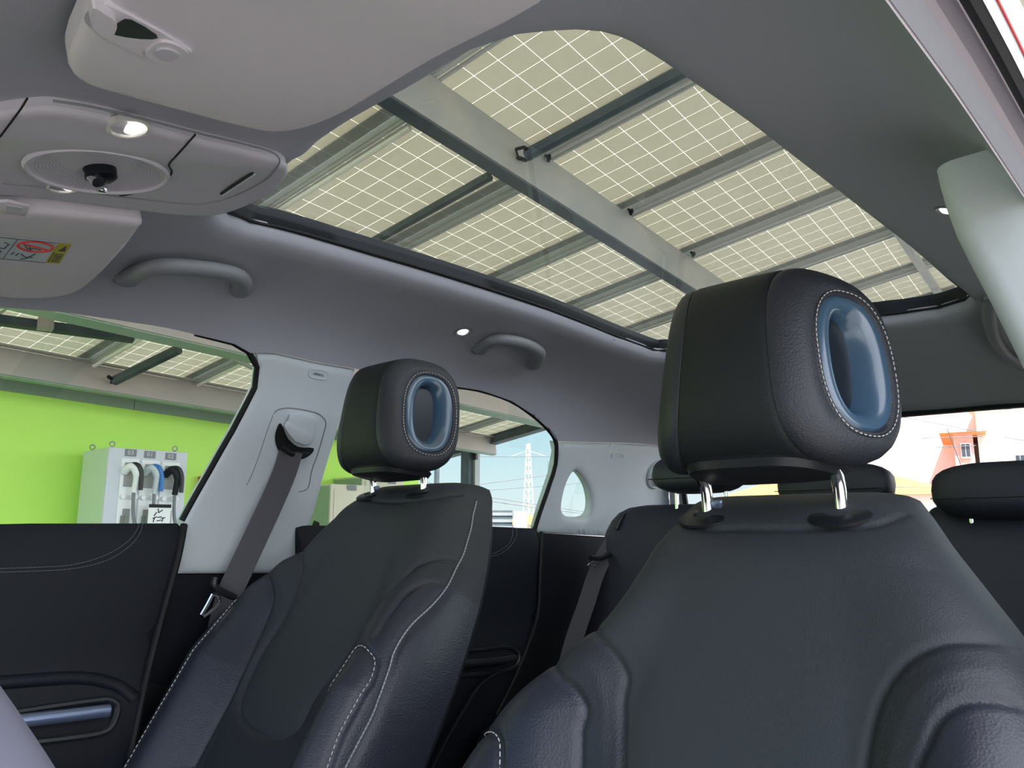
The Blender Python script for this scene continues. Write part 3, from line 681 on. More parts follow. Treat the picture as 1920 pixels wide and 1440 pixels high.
# ---- charging cabinet
fx = hit(205, 838, WP+np.array([.72, 0, 0]), (1, 0, 0))
CF = fx[0]; cy0 = fx[1]; cz = fx[2]; c1_ = atx(352, 852, CF); cy1 = c1_[1]; zr_ = c1_[2]
def cabq(y, f): return f
cab = thing('charging_cabinet', 'grey white charger cabinet with numbered plugs against the green wall', 'charging station', (CF-.3, (cy0+cy1)/2, 0))
zb = .12
mb = MB(); mb.bx(CF-.62, cy0, zb, CF, cy1, cz); mb.out('housing', M_cabw, cab, bevel=.006)
mb = MB(); mb.bx(CF-.61, cy0-.004, zb, CF-.01, cy0-.001, cz-.01); mb.out('side_panel', M_cabg, cab, smooth=False)
mb = MB(); mb.bx(CF-.6, cy0+.03, 0, CF-.03, cy1-.03, zb); mb.out('plinth', M_dark, cab, smooth=False)
for (x, y) in ((CF-.08, cy0+.05), (CF-.5, cy0+.03), (CF-.08, cy1-.09)):
    mb = MB(); c = np.array([x, y, cz+.035]); mb.tube([c+.022*np.array([0, math.cos(t), math.sin(t)]) for t in np.linspace(0, 2*math.pi, 13)], .006, 6); mb.tube([(x, y, cz), (x, y, cz+.015)], .008, 6); mb.out('lifting_eye', M_steel, cab)
def cpt(px, py, off=.0): p = atx(px, py, CF+off); return p
bays = []
for i, (lx, ly, px0, py0, num) in enumerate([(245, 849, 243, 875, '03'), (281, 852.5, 281, 878, '01'), (320, 856, 319, 880, '02')]):
    y0 = cpt(px0-17, py0)[1]; y1 = cpt(px0+17, py0)[1]; zt_ = cpt(px0, 860+(px0-243)*.09)[2]
    c = cpt(lx, ly)
    mb = MB(); mb.bx(CF, c[1]-.05, c[2]-.032, CF+.004, c[1]+.05, c[2]+.032); pl = mb.out('number_plate', M_cable, cab, smooth=False, label='grey plate numbered %s' % num)
    text_on(num, None, c+np.array([.0052, 0, 0]), (0, 1, 0), (0, 0, 1), .055, M_white, pl)
    mb = MB(); t_ = .022
    mb.bx(CF, y0, zb+.3, CF+.012, y1, zt_)
    pnl = mb.out('bay_panel', M_cabp, cab, bevel=.004)
    mb = MB(); mb.bx(CF+.0115, y0+.03, zt_-.25, CF+.014, y1-.03, zt_-.035); mb.out('socket_recess', M_steel, pnl, smooth=False)
    mb = MB(); mb.bx(CF+.0115, y0+.045, zt_-.62, CF+.014, y1-.045, zt_-.44); mb.out('cable_entry', M_steel, pnl, smooth=False)
    mb = MB()
    for yy in (y0+.03, (y0+y1)/2+.03, y1-.02): mb.tube([(CF+.01, yy, zt_-.335), (CF+.05, yy, zt_-.335)], .022, 8)
    mb.out('hook', M_cabp, pnl)
    bays.append(((y0+y1)/2, y0, y1, zt_))
names = [('white plug with dark grip in the bay numbered 03', (M_cabp, M_dark)), ('blue and white plug with curved grip in the bay numbered 01', (M_white, M_blue)), ('black plug with thick cable in the bay numbered 02', (M_rub, M_dark))]
for (yc, y0, y1, zt_), (lab, (ma, mb2)) in zip(bays, names):
    pt = thing('charging_plug', lab, 'plug', (CF+.05, yc, zt_-.2), 'plugs on the charging cabinet')
    h = [np.array([CF+.02, yc-.05, zt_-.12]), np.array([CF+.09, yc-.02, zt_-.075]), np.array([CF+.11, yc+.02, zt_-.13]), np.array([CF+.10, yc+.025, zt_-.22]), np.array([CF+.09, yc+.02, zt_-.30])]
    mb = MB(); mb.tube(spline(h, 5), [.035]*6+[.032]*6+[.026]*9, 10); mb.out('plug_body', ma, pt)
    h2 = [np.array([CF+.05, yc-.03, zt_-.06]), np.array([CF+.12, yc+.02, zt_-.06]), np.array([CF+.135, yc+.055, zt_-.14]), np.array([CF+.13, yc+.06, zt_-.28])]
    mb = MB(); mb.tube(spline(h2, 5), .02, 8); mb.out('grip', mb2, pt)
    mb = MB(); mb.tube(spline([np.array([CF+.09, yc+.02, zt_-.28]), np.array([CF+.10, yc+.03, zt_-.5]), np.array([CF+.14, yc+.08, zt_-.75]), np.array([CF+.2, yc+.05, zt_-1.2]), np.array([CF+.1, yc, zt_-1.25]), np.array([CF+.05, yc-.04, zt_-.9]), np.array([CF+.02, yc-.03, zt_-.5])], 8), .016, 8); mb.out('cable', M_cable, pt)
c = cpt(286, 962, .02)
mb = MB(); mb.bx(CF+.16, c[1]-.095, c[2]-.10, CF+.164, c[1]+.10, c[2]+.075)
tg = mb.out('instruction_tag', M_cabp, None, smooth=False); tag(tg, 'white instruction tag with black header hanging over the middle cable', 'tag')
mb = MB(); mb.bx(CF+.164, c[1]-.095, c[2]+.045, CF+.166, c[1]+.10, c[2]+.075); mb.out('header', M_rub, tg, smooth=False)
mb = MB()
for k_ in range(9): a = random.random()*3; q_ = c+np.array([.146, random.uniform(-.05, .05), random.uniform(-.07, .02)]); mb.box(q_, (.001, 0, 0), (0, .02*math.cos(a), .02*math.sin(a)), (0, -.004*math.sin(a), .004*math.cos(a)))
mb.out('pictogram', M_rub, tg, smooth=False)
mb = MB(); p_ = cpt(375, 918, .02); wy = hit(385, 915, WP, WN); mb.bx(wy[0]+.001, wy[1]-.09, wy[2]-.12, wy[0]+.10, wy[1]+.12, wy[2]+.12)
tag(mb.out('alarm_box', M_red, bevel=.008), 'red box on the green wall beside the pillar', 'alarm box')
# cream cabinets farther along the wall
def cabinet(pl, pr, pt, X, lab, tagpx, side, pside=None):
    a, b = atx(pl, pt[0], X), atx(pr, pt[1], X)
    t = thing('cream_cabinet', lab, 'cabinet', (X-.3, (a[1]+b[1])/2, 0), 'cream cabinets along the wall')
    mb = MB(); mb.bx(X-.6, a[1], .0, X, b[1], a[2]); mb.out('housing', M_cream, t, bevel=.01)
    mb = MB(); mb.bx(X, a[1]+.04, .1, X+.012, b[1]-.04, a[2]-.05); dd = mb.out('door', M_cream, t, bevel=.004)
    c = atx(*tagpx, X+.013); mb = MB(); mb.bx(X+.012, c[1]-.06, c[2]-.03, X+.016, c[1]+.06, c[2]+.03); mb.out('number_plate', M_cable, dd, smooth=False)
    mb = MB(); mb.bx(X-.58, a[1]-.006, .05, X-.02, a[1]-.002, a[2]-.02); mb.out('side_panel', M_flash, t, smooth=False)
cabinet(621, 699, (907, 919), -6.55, 'cream cabinet behind the passenger headrest posts', (660, 915), 0)
cabinet(680, 757, (893, 898), -6.9, 'farther cream cabinet beside the passenger headrest', (735, 903), 0)
# ---- distance: pylon, container, roofs, wires
def far(px, py, d): r_ = ray(px, py); r_ = r_/np.linalg.norm(r_[:2]); return CAM+r_*d
pb, pt_ = far(991, 985, 120), far(993, 832, 120)
py = thing('transmission_tower', 'pale lattice pylon standing beyond the rear side window', 'pylon', tuple(pb-np.array([0, 0, pb[2]])))
H = pt_[2]; w0 = 1.1; mb = MB(); b_ = np.array([pb[0], pb[1], 0])
def cor(z, i): 
    w = w0*(1-z/H)*.5+.18; return b_+np.array([w*(1 if i in (0, 1) else -1), w*(1 if i in (0, 3) else -1), z])
for i in range(4): mb.tube([cor(0, i), cor(H, i)], .07, 5)
mb.out('leg_frame', M_pylon, py)
mb = MB(); zz = list(np.linspace(0, H, 12))
for a, b in zip(zz[:-1], zz[1:]):
    for i in range(4): mb.tube([cor(a, i), cor(b, (i+1) % 4)], .04, 4); mb.tube([cor(a, (i+1) % 4), cor(b, i)], .04, 4)
mb.out('lattice', M_pylon, py)
mb = MB(); ax_ = R*2.6
for z in (H*.86,): mb.tube([b_+np.array([0, 0, z])-ax_, b_+np.array([0, 0, z+.9]), b_+np.array([0, 0, z])+ax_], .06, 5)
mb.out('cross_arm', M_pylon, py)
wl = [((898, 901), (1030, 884)), ((898, 913), (1030, 904)), ((897, 922), (1028, 943)), ((900, 930), (1010, 946)), ((900, 948), (960, 958)), ((905, 849), (985, 850)), ((780, 889), (825, 905))]
for i, (a, b) in enumerate(wl):
    A_, B_ = np.array(a, float), np.array(b, float); D_ = (B_-A_); P = [far(*(A_-D_*2+D_*5*t), 60+t*30)-np.array([0, 0, 1.2*4*t*(1-t)*.3]) for t in np.linspace(0, 1, 14)]
    mb = MB(); mb.tube(P, .035, 5); tag(mb.out('power_line', M_wire), 'thin power line crossing the sky behind the rear side window, %s from the top' % ['third', 'fourth', 'fifth', 'sixth', 'seventh', 'first', 'second'][i], 'wire', 'power lines in the rear side window')
a, b = far(903, 957, 26), far(961, 959, 26); t = thing('shipping_container', 'dark ribbed container under the pylon', 'container', ((a[0]+b[0])/2, a[1], 0))
u_ = b-a; u_[2] = 0; L_ = np.linalg.norm(u_); u_ /= L_; n_ = np.array([u_[1], -u_[0], 0]); n_ *= -np.sign(n_@(a-CAM)); Wd = 2.4; L0 = 5.0
mid = b-u_*L0/2; mid[2] = 0
mb = MB(); mb.box(mid-n_*Wd/2+np.array([0, 0, a[2]/2]), u_*L0/2, n_*Wd/2, (0, 0, a[2]/2)); mb.out('box', M_steeld, t, smooth=False)
mb = MB()
for k_ in range(7): mb.box(mid+n_*.02+np.array([0, 0, a[2]-.12-k_*.22]), u_*L0/2, n_*.02, (0, 0, .05))
mb.out('ribs', M_cable, t, smooth=False, kind='stuff')
mb = MB(); mb.box(b+u_*.25+np.array([0, 0, -a[2]/2]), u_*.22, n_*.3, (0, 0, a[2]/2)); mb.out('end_post', M_cabw, t, smooth=False)
def house(name, lab, p0, p1, dist, m, roofm, rh=1.2, dep=8, wins=(), dist2=None):
    a, b = far(*p0, dist), far(*p1, dist2 or dist); t = thing(name, lab, 'building', ((a[0]+b[0])/2, (a[1]+b[1])/2, 0))
    u_ = b-a; u_[2] = 0; L_ = np.linalg.norm(u_); u_ /= L_; n_ = np.array([u_[1], -u_[0], 0]); n_ *= -np.sign(n_@((a+b)/2-CAM)); h = (a[2]+b[2])/2
    mid = (a+b)/2; mid[2] = 0
    mb = MB(); mb.box(mid-n_*dep/2+np.array([0, 0, h/2]), u_*L_/2, n_*dep/2, (0, 0, h/2)); mb.out('wall', m, t, smooth=False)
    mb = MB(); c = [mid+s1*u_*(L_/2+.4)+n_*(.4 if s2 else -dep-.4)+np.array([0, 0, h]) for s1 in (-1, 1) for s2 in (0, 1)]
    r0, r1 = mid-u_*L_/2*.6-n_*dep/2+np.array([0, 0, h+rh]), mid+u_*L_/2*.6-n_*dep/2+np.array([0, 0, h+rh])
    mb.add(c+[r0, r1], [(0, 1, 4), (1, 3, 5, 4), (3, 2, 5), (2, 0, 4, 5), (0, 2, 3, 1)]); mb.out('roof', roofm, t, smooth=False)
    for (wx, wy, ww, wh) in wins:
        c = hit(wx, wy, mid, n_); s_ = np.linalg.norm(c-CAM)/FPX
        mb = MB(); mb.box(c+n_*.03, u_*ww*s_/2, n_*.06, (0, 0, wh*s_/2)); fr = mb.out('window', M_cabp, t, smooth=False)
        for sx_ in (-1, 1): mb = MB(); mb.box(c+n_*.08+u_*sx_*ww*s_*.23, u_*ww*s_*.19, n_*.03, (0, 0, wh*s_*.42)); mb.out('pane', M_glassd, fr, smooth=False)
    return t
house('house', 'low house with an orange roof at the foot of the pylon', (958, 984), (1012, 984), 70, M_cream, M_orange, .9, 8)
house('house', 'pale building with a tall window seen through the rear window', (1786, 812), (1823, 812), 30, M_pink, M_orange, .22, 6, wins=[(1811, 845, 14, 24)])
house('house', 'large white building filling the rear window beside the pink one', (1824, 742), (2300, 742), 31, M_facade, M_facade, .5, 10, wins=[(1890, 762, 10, 12), (1914, 862, 14, 16)])
house('house', 'white building stretched over bright sky left of the pink facade', (1560, 750), (1835, 750), 34, M_facade, M_facade, .5, 10)  # raised and widened so its white stands in for blown-out sky
house('house', 'low yellow orange roofed shed seen below the driver headrest', (1380, 925), (1780, 935), 24, M_facade, M_orange, .8, 8)
wl = [((1715, 786), (1816, 806)), ((1750, 821), (1820, 819)), ((1770, 838), (1815, 836)), ((1782, 820), (1803, 876)), ((1902, 823), (1960, 832)), ((1655, 913), (1750, 914))]
for i, (a, b) in enumerate(wl):
    A_, B_ = np.array(a, float), np.array(b, float); P = [far(*(A_+(B_-A_)*(1.6*t-.3)), 20+t) for t in np.linspace(0, 1, 8)]
    mb = MB(); mb.tube(P, .010, 5); tag(mb.out('power_line', M_wire), 'thin cable in front of the sunlit buildings in the rear window, %s one' % ['uppermost', 'second highest', 'third highest', 'steep slanting', 'short outer', 'lowest'][i], 'wire', 'cables in the rear window')


# ================================================================ SEATS
def seat(name, label, O, rec, hwl, hwr, s1l, s1r, s2l, s2r, lobe, stitches, pipe, pad, htilt, hoff, vmax=.72, T=.085, bolh=.075):
    O = np.array(O); r = math.radians(rec)
    dn = np.array([0, -math.sin(r), -math.cos(r)]); fw = np.array([0, -math.cos(r), math.sin(r)]); ux = np.array([1., 0, 0])
    va, la = zip(*hwl); vb, rb = zip(*hwr)
    HL = lambda v: catm(va, la, v); HR = lambda v: catm(vb, rb, v)
    VT = -.052
    def wf(u, v):
        h = HR(v) if u > 0 else HL(v); t = min(1., abs(u)/h)
        b = bolh*min(1, max(0, (v-.06)/.30)); b = b*(1.0); q = min(1, max(0, (t-.38)/.42)); q = q*q*(3-2*q)
        w0 = .030-.010*min(1, max(0, v/.3))
        f = w0+b*q
        k = max(0., 1-(1-min(1, (v-VT)/.13))**2)**.5
        fr = -.07+(f+.07)*k
        e_ = max(0., 1-t**7)**.5
        return -.07+(fr+.07)*e_
    def SP(u, v): return O+ux*u+dn*v+fw*wf(u, v)
    G = mkgrid(SP, np.arange(-.24, .25, .04), np.arange(-.04, .7, .05))
    def hu(px, py): return hitp(px, py, SP, G, .003, .003, (.05, .06))
    def hP(px, py, off=0):
        a = hu(px, py); p = SP(*a); n_ = np.cross(SP(a[0]+.004, a[1])-p, SP(a[0], a[1]+.004)-p); n_ /= np.linalg.norm(n_)+1e-12
        if n_@fw < 0: n_ = -n_
        return p+n_*off
    L1, R1, L2, R2 = [np.array([hu(*p) for p in q_]) for q_ in (s1l, s1r, s2l, s2r)]
    LB = np.array([hu(*p) for p in lobe]) if lobe else None
    sm = lambda q_: np.array(spline(list(q_), 4))
    seams = [sm(L1), sm(R1), sm(L2), sm(R2)]
    if LB is None:
        vb_ = .42; LB = np.array([[L1[-1][0], L1[-1][1]], [L1[-1][0]*.9, vb_-.03], [-.05, vb_+.01], [0, vb_+.02], [.05, vb_+.01], [R1[-1][0]*.9, vb_-.03], list(R1[-1])])
    seams.append(sm(LB))
    def padline(px):
        q_ = [hu(*p) for p in px]; tp = q_[-1]
        return np.array(q_+[tp+np.array([-.018, -.006]), tp+np.array([-.036, .002])]+[p+np.array([-.050-.012*k, .006]) for k, p in enumerate(q_[-3::-1])])
    STT = [np.array(st[1]) if st[0] == 'uv' else padline(st[1]) if st[0] == 'pad' else np.array([hu(*q_) for q_ in st]) for st in stitches]; seams += [sm(q_) for q_ in STT]
    for q_ in (pad or []): seams.append(sm(np.array([hu(*z_) for z_ in q_])))
    if pipe: seams.append(sm(np.array([hu(*q_) for q_ in pipe])))
    root = thing(name, label, 'car seat', (O[0], O[1]-.1, .34))
    NU, NV = 230, 270
    ts = np.linspace(-1, 1, NU); ts = np.sign(ts)*(1-(1-np.abs(ts))**1.35)*1.0
    vv = VT+(vmax-VT)*np.linspace(0, 1, NV)**1.08
    UV = np.zeros((NV, NU, 2)); Wd = np.zeros((NV, NU))
    for j, v in enumerate(vv):
        hl, hr = HL(v), HR(v)
        for i, t in enumerate(ts):
            u = t*(hr if t > 0 else hl); UV[j, i] = (u, v); Wd[j, i] = wf(u, v)
    fl = UV.reshape(-1, 2); dd = np.full(len(fl), 1e9)
    for q_ in seams: dd = np.minimum(dd, pdist(fl, q_))
    g = np.exp(-(dd/.0042)**2)*.0042; puff = (1-np.exp(-(dd/.024)**2))*.0045
    e_ = np.clip((1-np.abs(np.tile(ts, NV)))/.06, 0, 1)
    w_ = Wd.reshape(-1)+(-g+puff)*e_
    P = O+fl[:, :1]*ux+fl[:, 1:]*dn+w_[:, None]*fw
    Pg = P.reshape(NV, NU, 3); gu = np.gradient(Pg, axis=1); gv = np.gradient(Pg, axis=0); NN = np.cross(gu, gv).reshape(-1, 3)
    NN /= np.linalg.norm(NN, axis=1)[:, None]+1e-12; NN *= np.sign(NN@fw)[:, None]
    cpoly = np.array(list(sm(L1))+list(sm(LB))+list(sm(R1))[::-1]+[[.26, .08], [.26, -.2], [-.26, -.2], [-.26, .08]])
    cen = (UV[:-1, :-1]+UV[1:, :-1]+UV[:-1, 1:]+UV[1:, 1:]).reshape(-1, 2)/4
    inc = inpoly(cen, cpoly)
    # bolster outside S2
    bl = np.array(list(sm(L2))+[[L2[-1][0], 1.], [-1, 1.], [-1, L2[0][1]]]); brr = np.array([list(q_) for q_ in sm(R2)]+[[R2[-1][0], 1.], [1, 1.], [1, R2[0][1]]])
    inb = inpoly(cen, bl) | inpoly(cen, brr)
    cls = np.where(inb, 2, np.where(inc, 1, 0))
    idx = lambda j, i: j*NU+i
    quads = [(idx(j, i), idx(j+1, i), idx(j+1, i+1), idx(j, i+1)) for j in range(NV-1) for i in range(NU-1)]
    def sub(sel, nm, m, par, extra=None):
        fs = [quads[k] for k in np.nonzero(sel)[0]]; used = sorted({q_ for f in fs for q_ in f}); mp = {q_: k for k, q_ in enumerate(used)}
        mb = MB(); mb.add([P[q_] for q_ in used], [tuple(mp[q_] for q_ in f) for f in fs])
        if extra: mb.add(*extra)
        o = mb.out(nm, m, par, recalc=False)
        if not extra:
            nl = [tuple(NN[q_]) for q_ in used]; o.data.set_sharp_from_angle(angle=math.pi); o.data.normals_split_custom_set_from_vertices(nl)
        return o
    # back shell
    bk = []; NB = 24
    for j in range(0, NV, 6):
        v = vv[j]; hl, hr = HL(v), HR(v); k = max(0., 1-(1-min(1, (v-VT)/.10))**2)**.5
        for i in range(NB):
            t = -1+2*i/(NB-1); u = t*(hr if t > 0 else hl); bk.append(O+ux*u+dn*v+fw*(-.07-T*k*.55*max(0, 1-abs(t)**4)**.5))
    rows = len(range(0, NV, 6))
    bf_ = [(j*NB+i, j*NB+i+1, (j+1)*NB+i+1, (j+1)*NB+i) for j in range(rows-1) for i in range(NB-1)]
    br_ = sub(cls == 0, 'backrest', M_leather, root)
    mb = MB(); mb.add(bk, bf_); mb.out('back_shell', M_leather, root)
    sub(cls == 1, 'center_panel', M_leather2, root)
    cu_ = cen[:, 0] > 0
    sub((cls == 2) & cu_, 'side_bolster', M_bol, root); sub((cls == 2) & ~cu_, 'side_bolster', M_bol, root)
    def onseat(uv, off):
        out = []
        for a_, b_ in resample(list(uv), .003): 
            p = SP(a_, b_); n_ = np.cross(SP(a_+.004, b_)-p, SP(a_, b_+.004)-p); n_ /= np.linalg.norm(n_)+1e-12; out.append(p+n_*(off if n_@fw > 0 else -off))
        return out
    for st in STT: dashes('stitching', onseat(spline(list(st), 8), .0006), root, .0008, .0048, .0030)
    if pipe:
        pu = spline([hu(*q_) for q_ in pipe], 8); mb = MB(); mb.tube(onseat(pu, .0), .0017, 6); mb.out('piping', M_greythread, root)
        dashes('stitching', onseat(pu, .0014), root, .0006, .0048, .0014)
    # lower cushion
    mb = MB(); ring = []
    for z, gx, gy in ((.36, .20, .20), (.46, .25, .25), (.52, .25, .26), (.56, .235, .245), (.575, .18, .20)):
        for k in range(32):
            a = 2*math.pi*k/32; cx, sy_ = math.cos(a), math.sin(a); ring.append((O[0]+gx*math.copysign(abs(cx)**.4, cx), O[1]-.48+gy*math.copysign(abs(sy_)**.4, sy_), z))
    mb.add(ring, [(i*32+k, i*32+(k+1) % 32, (i+1)*32+(k+1) % 32, (i+1)*32+k) for i in range(4) for k in range(32)]+[tuple(range(32))[::-1], tuple(4*32+k for k in range(32))]); mb.out('seat_cushion', M_leather, root)
    # -------- headrest
    hd_ = headrest(root, O+np.array(hoff), htilt)
    for sx_ in (-.074, .074):
        base = O+np.array([sx_, 0, -.03]); b1_ = O+np.array([sx_, -.002, .028]); tp = hd_(sx_*.97, .0, -.085)
        mb = MB(); mb.tube(spline([base, b1_, (b1_*.45+tp*.55)+np.array([0, .004, 0]), tp], 5), .0066, 14); mb.out('headrest_post', M_chrome, root)
        nn = -dn*.62+fw*.78; c_ = SP(sx_, .0); mb = MB(); mb.lathe(c_-nn*.004, nn, [(.024, 0), (.024, .003), (.020, .0055), (.010, .006), (.009, .003)], 28, sx=1.35, e1=(1, 0, 0)); mb.out('post_collar', M_dark, root)
        if sx_ < 0: mb = MB(); mb.box(b1_+np.array([.012, -.0, -.012]), (.006, 0, 0), (0, .003, .001), (0, -.001, .004)); mb.out('release_button', M_sat, root, bevel=.001)
    return root, hP
def headrest(root, c, tilt, s=1.0, kind='front'):
    """side-on upright oval pillow, soft pads and a glossy ring slot on both ends; c = pillow centre"""
    a = math.radians(tilt); up = np.array([0, -math.sin(a), math.cos(a)]); bk_ = np.array([0, math.cos(a), math.sin(a)]); ux = np.array([1., 0, 0])
    def P3(u, w, v):
        g_ = (.44*w-.10*v)/.100
        return c+ux*u*(.965+g_)*s+bk_*w*s+up*v*s
    HW, HV = .066, .103; N = 72
    def ring(u, k, dw=0, kk=None, ex=2.9):
        kk = kk if kk is not None else k; out = []
        for i in range(N):
            t = 2*math.pi*i/N; cw, sv = math.cos(t), math.sin(t)
            w = HW*k*math.copysign(abs(cw)**(2/ex), cw); v = HV*kk*math.copysign(abs(sv)**(2/ex), sv)
            bul = .012*(1-(u/.11)**2)*max(0, -cw)         # gentle crown of the front face
            w += dw
            out.append(P3(u, w-bul*.5, v))
        return out
    def loft(rs, caps=False):
        mb = MB(); n = N; mb.add(sum(rs, []), [(i*n+k, i*n+(k+1) % n, (i+1)*n+(k+1) % n, (i+1)*n+k) for i in range(len(rs)-1) for k in range(n)])
        return mb
    us = [(-.0715, .972), (-.069, .988), (-.064, .999), (-.05, 1.0), (-.025, 1.0), (0, 1.0), (.025, 1.0), (.05, 1.0), (.064, .999), (.069, .988), (.0715, .972)]
    hr = loft([ring(u, k) for u, k in us]).out('headrest', M_hrl, root)
    for sg in (-1, 1):
        def oval(u, k, hw=.0415, hv=.074, ex=2.5):
            o_ = []
            for i in range(N):
                t = 2*math.pi*i/N; cw, sv = math.cos(t), math.sin(t); v = hv*math.copysign(abs(sv)**(2/ex), sv)*k[1]
                o_.append(P3(sg*u, hw*k[0]*math.copysign(abs(cw)**(2/ex), cw)+.004, v))
            return o_
        pr = [(.0715, .972), (.073, .985), (.078, .995), (.086, .985), (.094, .955), (.101, .90), (.1055, .84), (.1075, .79)]
        loft([ring(sg*u, k, 0) for u, k in pr]+[oval(.1075, (1.10, 1.04)), oval(.1065, (1.07, 1.025))]).out('end_pad', M_leather, hr)
        rr = [oval(.1065, (1.07, 1.025)), oval(.1085, (1.02, 1.0)), oval(.1085, (.98, .975)), oval(.106, (.93, .95))]
        loft(rr).out('ring_rim', M_leather, hr)
        rr = [oval(.106, (.93, .95)), oval(.1085, (.89, .92)), oval(.109, (.82, .88)), oval(.108, (.72, .82)), oval(.1055, (.63, .765)), oval(.101, (.55, .72)), oval(.095, (.50, .69)), oval(.090, (.47, .675)), oval(.087, (.46, .67))]
        loft(rr).out('ring_recess', M_ring, hr, label='sky tinted glossy ring recess')
        mb = MB(); f_ = oval(.0875, (.47, .68)); mb.add(f_, [tuple(range(N))]); mb.out('slot_floor', M_slot, hr)
        st = oval(.1095, (1.05, 1.02)); dashes('stitching', st+[st[0]], hr, .0006, .0036, .0020)
    # underside shell
    mb = MB(); rs = []
    for v, k in ((-.092, .9), (-.100, .96), (-.108, .90), (-.112, .6)):
        rs.append([P3(.075*k*math.copysign(abs(math.cos(t))**.5, math.cos(t)), .008+.052*k*math.copysign(abs(math.sin(t))**.6, math.sin(t)), v) for t in np.linspace(0, 2*math.pi, 41)[:-1]])
    mb.add(sum(rs, []), [(i*40+k, i*40+(k+1) % 40, (i+1)*40+(k+1) % 40, (i+1)*40+k) for i in range(3) for k in range(40)]+[tuple(3*40+k for k in range(40))]); mb.out('underside_cover', M_dark, hr)
    return P3
drv, dhP = seat('driver_seat', 'black leather driver seat with the large headrest at the right', (.371, .795, 1.07), 25,
    [(-.06, .112), (-.03, .126), (0, .134), (.04, .150), (.12, .182), (.17, .228), (.24, .29), (.30, .318), (.42, .325), (.8, .31)],
    [(-.06, .118), (-.03, .138), (0, .156), (.05, .190), (.095, .220), (.13, .236), (.2, .255), (.3, .27), (.8, .27)],
    [(1133, 1142), (1150, 1180), (1162, 1240), (1167, 1320), (1166, 1430), (1160, 1540)],
    [(1900, 1212), (1840, 1203), (1780, 1204), (1730, 1220), (1690, 1250), (1655, 1300), (1635, 1360), (1622, 1430), (1612, 1500)],
    [(1066, 1202), (1075, 1240), (1083, 1300), (1088, 1370), (1087, 1440), (1080, 1540)],
    [(1905, 1322), (1850, 1314), (1800, 1320), (1760, 1350), (1735, 1400), (1718, 1440), (1705, 1510)], None,
    [[(893, 1395), (905, 1378), (922, 1373), (935, 1385), (938, 1410), (936, 1460)]], None, [[(1240, 972), (1300, 987), (1400, 991), (1520, 991), (1640, 985), (1695, 966)]], -7, (0, -.024, .152))
pas, phP = seat('passenger_seat', 'black leather front passenger seat with sky tinted headrest rings', (-.397, .905, 1.118), 30.5,
    [(-.06, .105), (-.03, .122), (0, .138), (.035, .152), (.08, .170), (.135, .200), (.18, .262), (.28, .322), (.41, .322), (.8, .31)],
    [(-.06, .145), (-.03, .170), (0, .182), (.03, .196), (.095, .222), (.18, .243), (.31, .256), (.8, .256)],
    [(590, 1000), (570, 1031), (556, 1105), (527, 1168), (498, 1211), (460, 1287), (449, 1330)],
    [(865, 1056), (838, 1046), (810, 1049), (776, 1063), (738, 1100), (704, 1139), (671, 1192), (632, 1249)],
    [(518, 1073), (510, 1115), (479, 1201), (431, 1307), (398, 1369), (362, 1438)],
    [(837, 1100), (810, 1092), (786, 1097), (757, 1115), (728, 1153), (704, 1192)],
    [(449, 1330), (455, 1355), (484, 1378), (517, 1386), (546, 1376), (565, 1355), (589, 1307), (632, 1249)],
    [('pad', [(613, 1440), (637, 1374), (671, 1311), (695, 1273), (703, 1240), (694, 1224)]),
     ('uv', [(-.262, .262), (-.255, .250), (-.247, .256), (-.243, .275), (-.243, .33), (-.243, .40), (-.243, .50), (-.240, .62)])],
    [(893, 940), (884, 985), (872, 1030), (855, 1066), (837, 1102), (808, 1137), (767, 1177), (740, 1220), (728, 1259), (704, 1326), (671, 1393), (647, 1440), (636, 1466)], [[(634, 948), (660, 943), (700, 939), (800, 936), (860, 927)]], -7, (0.002, -.024, .142))


# ================================================================ REAR BENCH
rb = thing('rear_bench', 'dark leather rear bench with three headrests behind the front seats', 'car seat', (0, 1.9, .34))
def pillow(mbk, c, hx, hy, hz, tilt=0, ex=3.2, n=40, m_=14):
    a = math.radians(tilt); rs = []
    for j in range(m_+1):
        p = -math.pi/2+math.pi*j/m_; cz_ = math.sin(p); cr_ = math.cos(p)
        z = hz*math.copysign(abs(cz_)**(2/ex), cz_); k = abs(cr_)**(2/ex)
        for i in range(n):
            t = 2*math.pi*i/n; x = hx*k*math.copysign(abs(math.cos(t))**(2/ex), math.cos(t)); y = hy*k*math.copysign(abs(math.sin(t))**(2/ex), math.sin(t))
            rs.append((c[0]+x, c[1]+y*math.cos(a)+z*math.sin(a), c[2]+z*math.cos(a)-y*math.sin(a)))
    mbk.add(rs, [(j*n+i, j*n+(i+1) % n, (j+1)*n+(i+1) % n, (j+1)*n+i) for j in range(m_) for i in range(n)])
    return mbk
for x0, x1 in ((-.655, -.19), (-.185, .185), (.19, .655)):
    mb = MB(); pillow(mb, ((x0+x1)/2, 1.86, .83), (x1-x0)/2, .075, .30, 18, 5); mb.out('backrest', M_rear, rb)
    mb = MB(); pillow(mb, ((x0+x1)/2, 1.56, .52), (x1-x0)/2, .26, .10, 0, 5); mb.out('seat_cushion', M_rear, rb)
